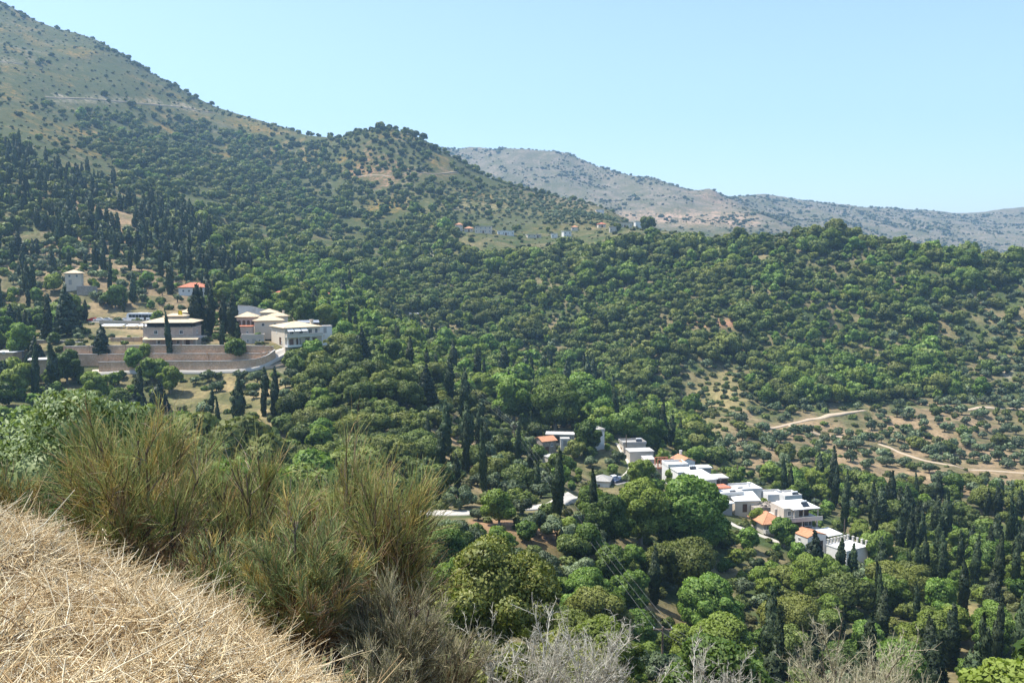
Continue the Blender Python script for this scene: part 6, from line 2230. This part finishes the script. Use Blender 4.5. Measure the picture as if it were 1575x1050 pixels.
def thorn_bush(name, label, u, d, vtop, R, seed, mat, cat='bush', nb=11, spines=11, lean=(0, 0), fuzz=0, upright=.35):
    rng = np.random.default_rng(seed)
    p = at(u, 900, d)
    g = on_ground(p[0], p[1])
    Hh = (at(u, vtop, d)[2] - g[2])
    root = tag(empty(name, tuple(g)), label, cat)
    az = rng.uniform(0, 6.28, nb)
    rad = np.sqrt(rng.uniform(.02, 1, nb)) * R
    tip = np.stack([rad * np.cos(az) + lean[0], rad * np.sin(az), Hh * .72 * rng.uniform(.75, 1.1, nb) * np.sqrt(1.15 - (rad / R) ** 2 * .6)], 1)
    b0 = np.zeros((nb, 3)); b0[:, 2] = -.1
    v1 = tip - b0; L = np.linalg.norm(v1, axis=1)
    P1 = curve3(b0, unit(v1) - UP * .1, L, np.tile(UP * .1, (nb, 1)) + rng.normal(0, .12, (nb, 3)), 8)
    r1 = np.linspace(.019, .006, 8)[None] * rng.uniform(.6, 1.2, (nb, 1))
    arr = [strand_arrays(P1, r1, 5, rng)]

    def grow(P, nper, L0, L1_, spread, rr, k=4, lo=.3):
        n = len(P); K = P.shape[1] - 1
        src = np.repeat(np.arange(n), nper)
        f = rng.uniform(lo, 1, len(src)) * K
        i0 = np.minimum(f.astype(int), K - 1); fr = (f - i0)[:, None]
        q0 = P[src, i0] * (1 - fr) + P[src, i0 + 1] * fr
        dd = unit(P[src, i0 + 1] - P[src, i0])
        d2 = unit(dd + rng.normal(0, spread, (len(src), 3)) + UP * upright)
        LL = rng.uniform(L0, L1_, len(src))
        Q = curve3(q0, d2, LL, rng.normal(0, .15, (len(src), 3)), k)
        return Q, np.linspace(rr, rr * .45, k)[None] * rng.uniform(.7, 1.3, (len(src), 1))
    P2, r2 = grow(P1, 8, .18 * Hh, .42 * Hh, .5, .0045, 5)
    P3, r3 = grow(P2, 7, .07 * Hh, .20 * Hh, .65, .0026, 4, .15)
    arr.append(strand_arrays(P2, r2, 4, rng))
    V = np.concatenate([a[0] for a in arr]); off = np.cumsum([0] + [len(a[0]) for a in arr])
    link('branches', np_mesh('branches', V, quads=np.concatenate([a[1] + o for a, o in zip(arr, off)]), mat=M['thorn'] if mat == 'thorn' else M['branch'], smooth=True), root)
    P4, r4 = grow(P3, spines, .015 * Hh + .008, .05 * Hh + .01, .9, .0017, 2, .05)
    r4 = r4 * 1.0
    A, B = strand_arrays(P3, r3, 3, rng), strand_arrays(P4, r4, 3, rng)
    link('twigs', np_mesh('twigs', np.concatenate([A[0], B[0]]), quads=np.concatenate([A[1], B[1] + len(A[0])]), mat=M[mat], smooth=True), root)['kind'] = 'stuff'
    return root


thorn_bush('thorn_bush', 'silvery leafless thorn bush at the bottom centre', 805, 6.6, 958, .40, 31, 'thorn', nb=9, spines=8)
thorn_bush('thorn_bush', 'silvery thorn bush with a long arm reaching right', 895, 6.4, 955, .30, 32, 'thorn', nb=8, lean=(.12, 0))
thorn_bush('plumed_bush', 'cream plumed bush poking up at the bottom right', 1325, 7.4, 955, .46, 34, 'plume', nb=12, spines=11, upright=.7)
thorn_bush('plumed_bush', 'lower cream plumed bush left of the taller plumes', 1275, 7.0, 1000, .30, 35, 'plume', nb=8, spines=11, upright=.7)
thorn_bush('thorn_bush', 'few thin thorn tips at the bottom edge under the power pole', 1115, 6.6, 1005, .22, 36, 'thorn', nb=6, spines=8)


# ---- dry grass on the bank
def dry_grass():
    rng = np.random.default_rng(8)

    def spots(n):
        x = rng.uniform(-6.0, 1.1, n * 5); y = rng.uniform(2.2, 7.6, n * 5)
        z = H(x, y)
        u, v = project(x, y, z)
        lim = np.interp(u, [-300, 0, 100, 200, 300, 400, 500, 600, 700], [6.7, 6.5, 6.3, 6.0, 5.6, 5.3, 5.0, 4.7, 4.5])
        dens = .55 * (fbm(x / .30, y / .30, 131, 3) + .5) + .45 * (fbm(x / .9, y / .9, 133, 2) + .5)
        ok = (y < lim) & (u > -260) & (u < 600) & (dens > rng.uniform(.30, .62, len(x)))
        i = np.nonzero(ok)[0][:n]
        return np.stack([x[i], y[i], z[i]], 1)
    A, R_ = [], []
    # matted straw
    p = spots(22000); n = len(p)
    az = rng.uniform(0, 6.28, n)
    el = np.abs(rng.normal(.16, .30, n))
    d = np.stack([np.cos(az) * np.cos(el), np.sin(az) * np.cos(el), np.sin(el)], 1)
    L = rng.gamma(4, .026, n) + .03
    p0 = p + np.stack([np.zeros(n), np.zeros(n), rng.uniform(0, .045, n)], 1)
    bend = rng.normal(0, .40, (n, 3)); bend[:, 2] -= .06 + .3 * np.sin(el)
    A.append(curve3(p0, d, L, bend, 3)); R_.append(np.array([1, .9, .4])[None] * np.where(rng.random((n, 1)) < .22, rng.uniform(.0026, .0042, (n, 1)), rng.uniform(.0011, .0022, (n, 1))))
    me = strand_mesh('dry_grass', A[0], R_[0], M['straw'], rng)
    tag(link('dry_grass', me), 'matted pale straw covering the bank', kind='stuff')
    # tufts, each leaning its own way
    c = spots(420); c = c[rng.permutation(len(c))[:170]]
    m_ = 46
    src = np.repeat(np.arange(len(c)), m_)
    n = len(src)
    p = c[src] + np.stack([rng.normal(0, .022, n), rng.normal(0, .022, n), np.zeros(n)], 1)
    la = rng.uniform(0, 6.28, len(c)); le = rng.uniform(.25, .9, len(c))
    base = np.stack([np.cos(la) * le, np.sin(la) * le, np.full(len(c), .8)], 1)
    d = unit(base[src] + rng.normal(0, .30, (n, 3)))
    L = rng.uniform(.07, .20, n) * rng.uniform(.6, 1.4, len(c))[src]
    bend = base[src] * np.array([.35, .35, 0]) + rng.normal(0, .16, (n, 3)) - UP * .38
    me = strand_mesh('grass_tufts', curve3(p, d, L, bend, 4), np.array([1, .95, .8, .3])[None] * rng.uniform(.0012, .0026, (n, 1)), M['straw'], rng)
    tag(link('grass_tufts', me), 'bent dry grass tufts on the bank', kind='stuff')
    # standing stalks
    p = spots(3800); n = len(p)
    keep = rng.random(n) < smooth01(.38, .62, fbm(p[:, 0] / .6, p[:, 1] / .6, 151, 2) + .5) * .8 + .12
    p = p[keep]; n = len(p)
    az = rng.uniform(0, 6.28, n); el = rng.uniform(.65, 1.45, n)
    d = np.stack([np.cos(az) * np.cos(el), np.sin(az) * np.cos(el), np.sin(el)], 1)
    L = rng.uniform(.07, .24, n)
    bend = rng.normal(0, .25, (n, 3)) - UP * .12
    me = strand_mesh('grass_stalks', curve3(p, d, L, bend, 4), np.array([1, .9, .75, .3])[None] * rng.uniform(.0011, .0019, (n, 1)), M['straw'], rng)
    tag(link('standing_grass', me), 'short standing straw stalks on the bank', kind='stuff')


dry_grass()


def oat(label, u, v, d, h, seed):
    rng = np.random.default_rng(seed)
    p = at(u, v, d); g = on_ground(p[0], p[1])
    root = tag(empty('wild_oat', tuple(g)), label, 'grass stalk', 'tall wild oats on the bank')
    bend = np.array([rng.normal(0, .12), rng.normal(0, .08), -.02])
    P = curve3(np.zeros((1, 3)), unit(np.array([[rng.normal(0, .12), rng.normal(0, .1), 1.0]])), np.array([h]), bend[None], 7)
    link('stalk', strand_mesh('stalk', P, np.linspace(.0022, .0012, 7)[None], M['straw'], rng, 4), root)
    V, Q = [], []
    for k in range(9):
        f = .62 + .38 * k / 8
        c = P[0, min(6, int(f * 6))] * (1 - (f * 6) % 1) + P[0, min(6, int(f * 6) + 1)] * ((f * 6) % 1)
        a = rng.uniform(0, 6.28)
        o = np.array([math.cos(a), math.sin(a), -.35]) * .02
        dr = unit(np.array([math.cos(a) * .5, math.sin(a) * .5, -1.0]))
        e = unit(np.cross(dr, rng.normal(size=3))); e2 = np.cross(dr, e)
        q = c + o
        b = len(V)
        V += [q, q + dr * .014 + e * .004, q + dr * .014 + e2 * .004, q + dr * .014 - e * .004, q + dr * .014 - e2 * .004, q + dr * .034]
        Q += [(b, b + 1, b + 2), (b, b + 2, b + 3), (b, b + 3, b + 4), (b, b + 4, b + 1), (b + 5, b + 2, b + 1), (b + 5, b + 3, b + 2), (b + 5, b + 4, b + 3), (b + 5, b + 1, b + 4)]
    link('seed_head', np_mesh('seed_head', np.array(V), tris=np.array(Q), mat=M['seed']), root)


for k, (u, v, d, h, lab) in enumerate(((28, 812, 5.9, .26, 'wild oat stalk drooping at the left edge of the bank'), (160, 858, 5.6, .34, 'tall wild oat stalk before the large left broom'),
                                       (124, 850, 5.6, .30, 'straight bare oat stalk left of the tall one'), (212, 880, 5.5, .20, 'short wild oat between the left and middle brooms'),
                                       (268, 905, 5.3, .16, 'small oat stalk before the open broom'), (350, 950, 5.0, .17, 'oat stalk leaning at the foot of the round broom'),
                                       (48, 822, 5.8, .2, 'small drooping oat near the left edge'))):
    oat(lab, u, v, d, h, 60 + k)


def rock(label, u, v, s, seed, sq=.6):
    rng = np.random.default_rng(seed)
    g = ground_at(u, v, 2.2, 8)
    vv, ff = ico(2)
    k = 1 + .28 * (np.array([fbm(np.array([a[0] * 1.7 + seed]), np.array([a[1] * 1.7 + a[2] * 2.3]), seed, 3)[0] for a in vv]))[:, None] * 2
    V = vv * k * np.array([1, .75, sq]) * s
    o = link('stone', np_mesh('stone', V, tris=ff, mat=M['field_stone'], smooth=False))
    o.location = tuple(g + np.array([0, 0, s * .25])); o.rotation_euler = (0, 0, seed * 1.3)
    tag(o, label, 'stone', 'stones lying in the straw')


for k, (u, v, s, lab) in enumerate(((240, 958, .020, 'small reddish stone lying in the middle of the straw'), (200, 1018, .022, 'small stone in the straw near the bottom edge'),
                                    (95, 1035, .05, 'dark stone at the bottom edge of the straw'), (100, 975, .045, 'dark flat stone in the left straw'),
                                    (325, 960, .022, 'dark pebble right of the reddish stone'), (455, 1010, .030, 'dark stone at the foot of the round broom'))):
    rock(lab, u, v, s, 70 + k)

# ================================================================ air
def haze():
    m, nt, out = new_mat('summer_haze')
    pv = nt.nodes.new('ShaderNodeVolumePrincipled')
    pv.inputs['Color'].default_value = (.42, .69, 1.0, 1)
    pv.inputs['Density'].default_value = HAZE
    pv.inputs['Density Attribute'].default_value = ''
    pv.inputs['Anisotropy'].default_value = .2
    nt.links.new(pv.outputs[0], out.inputs['Volume'])
    o = MB().box(-4600, 4600, -4600, 4600, -260, 760).build('haze', m)
    tag(o, 'thin bluish summer haze filling the valley', kind='stuff')


HAZE = .00016
haze()
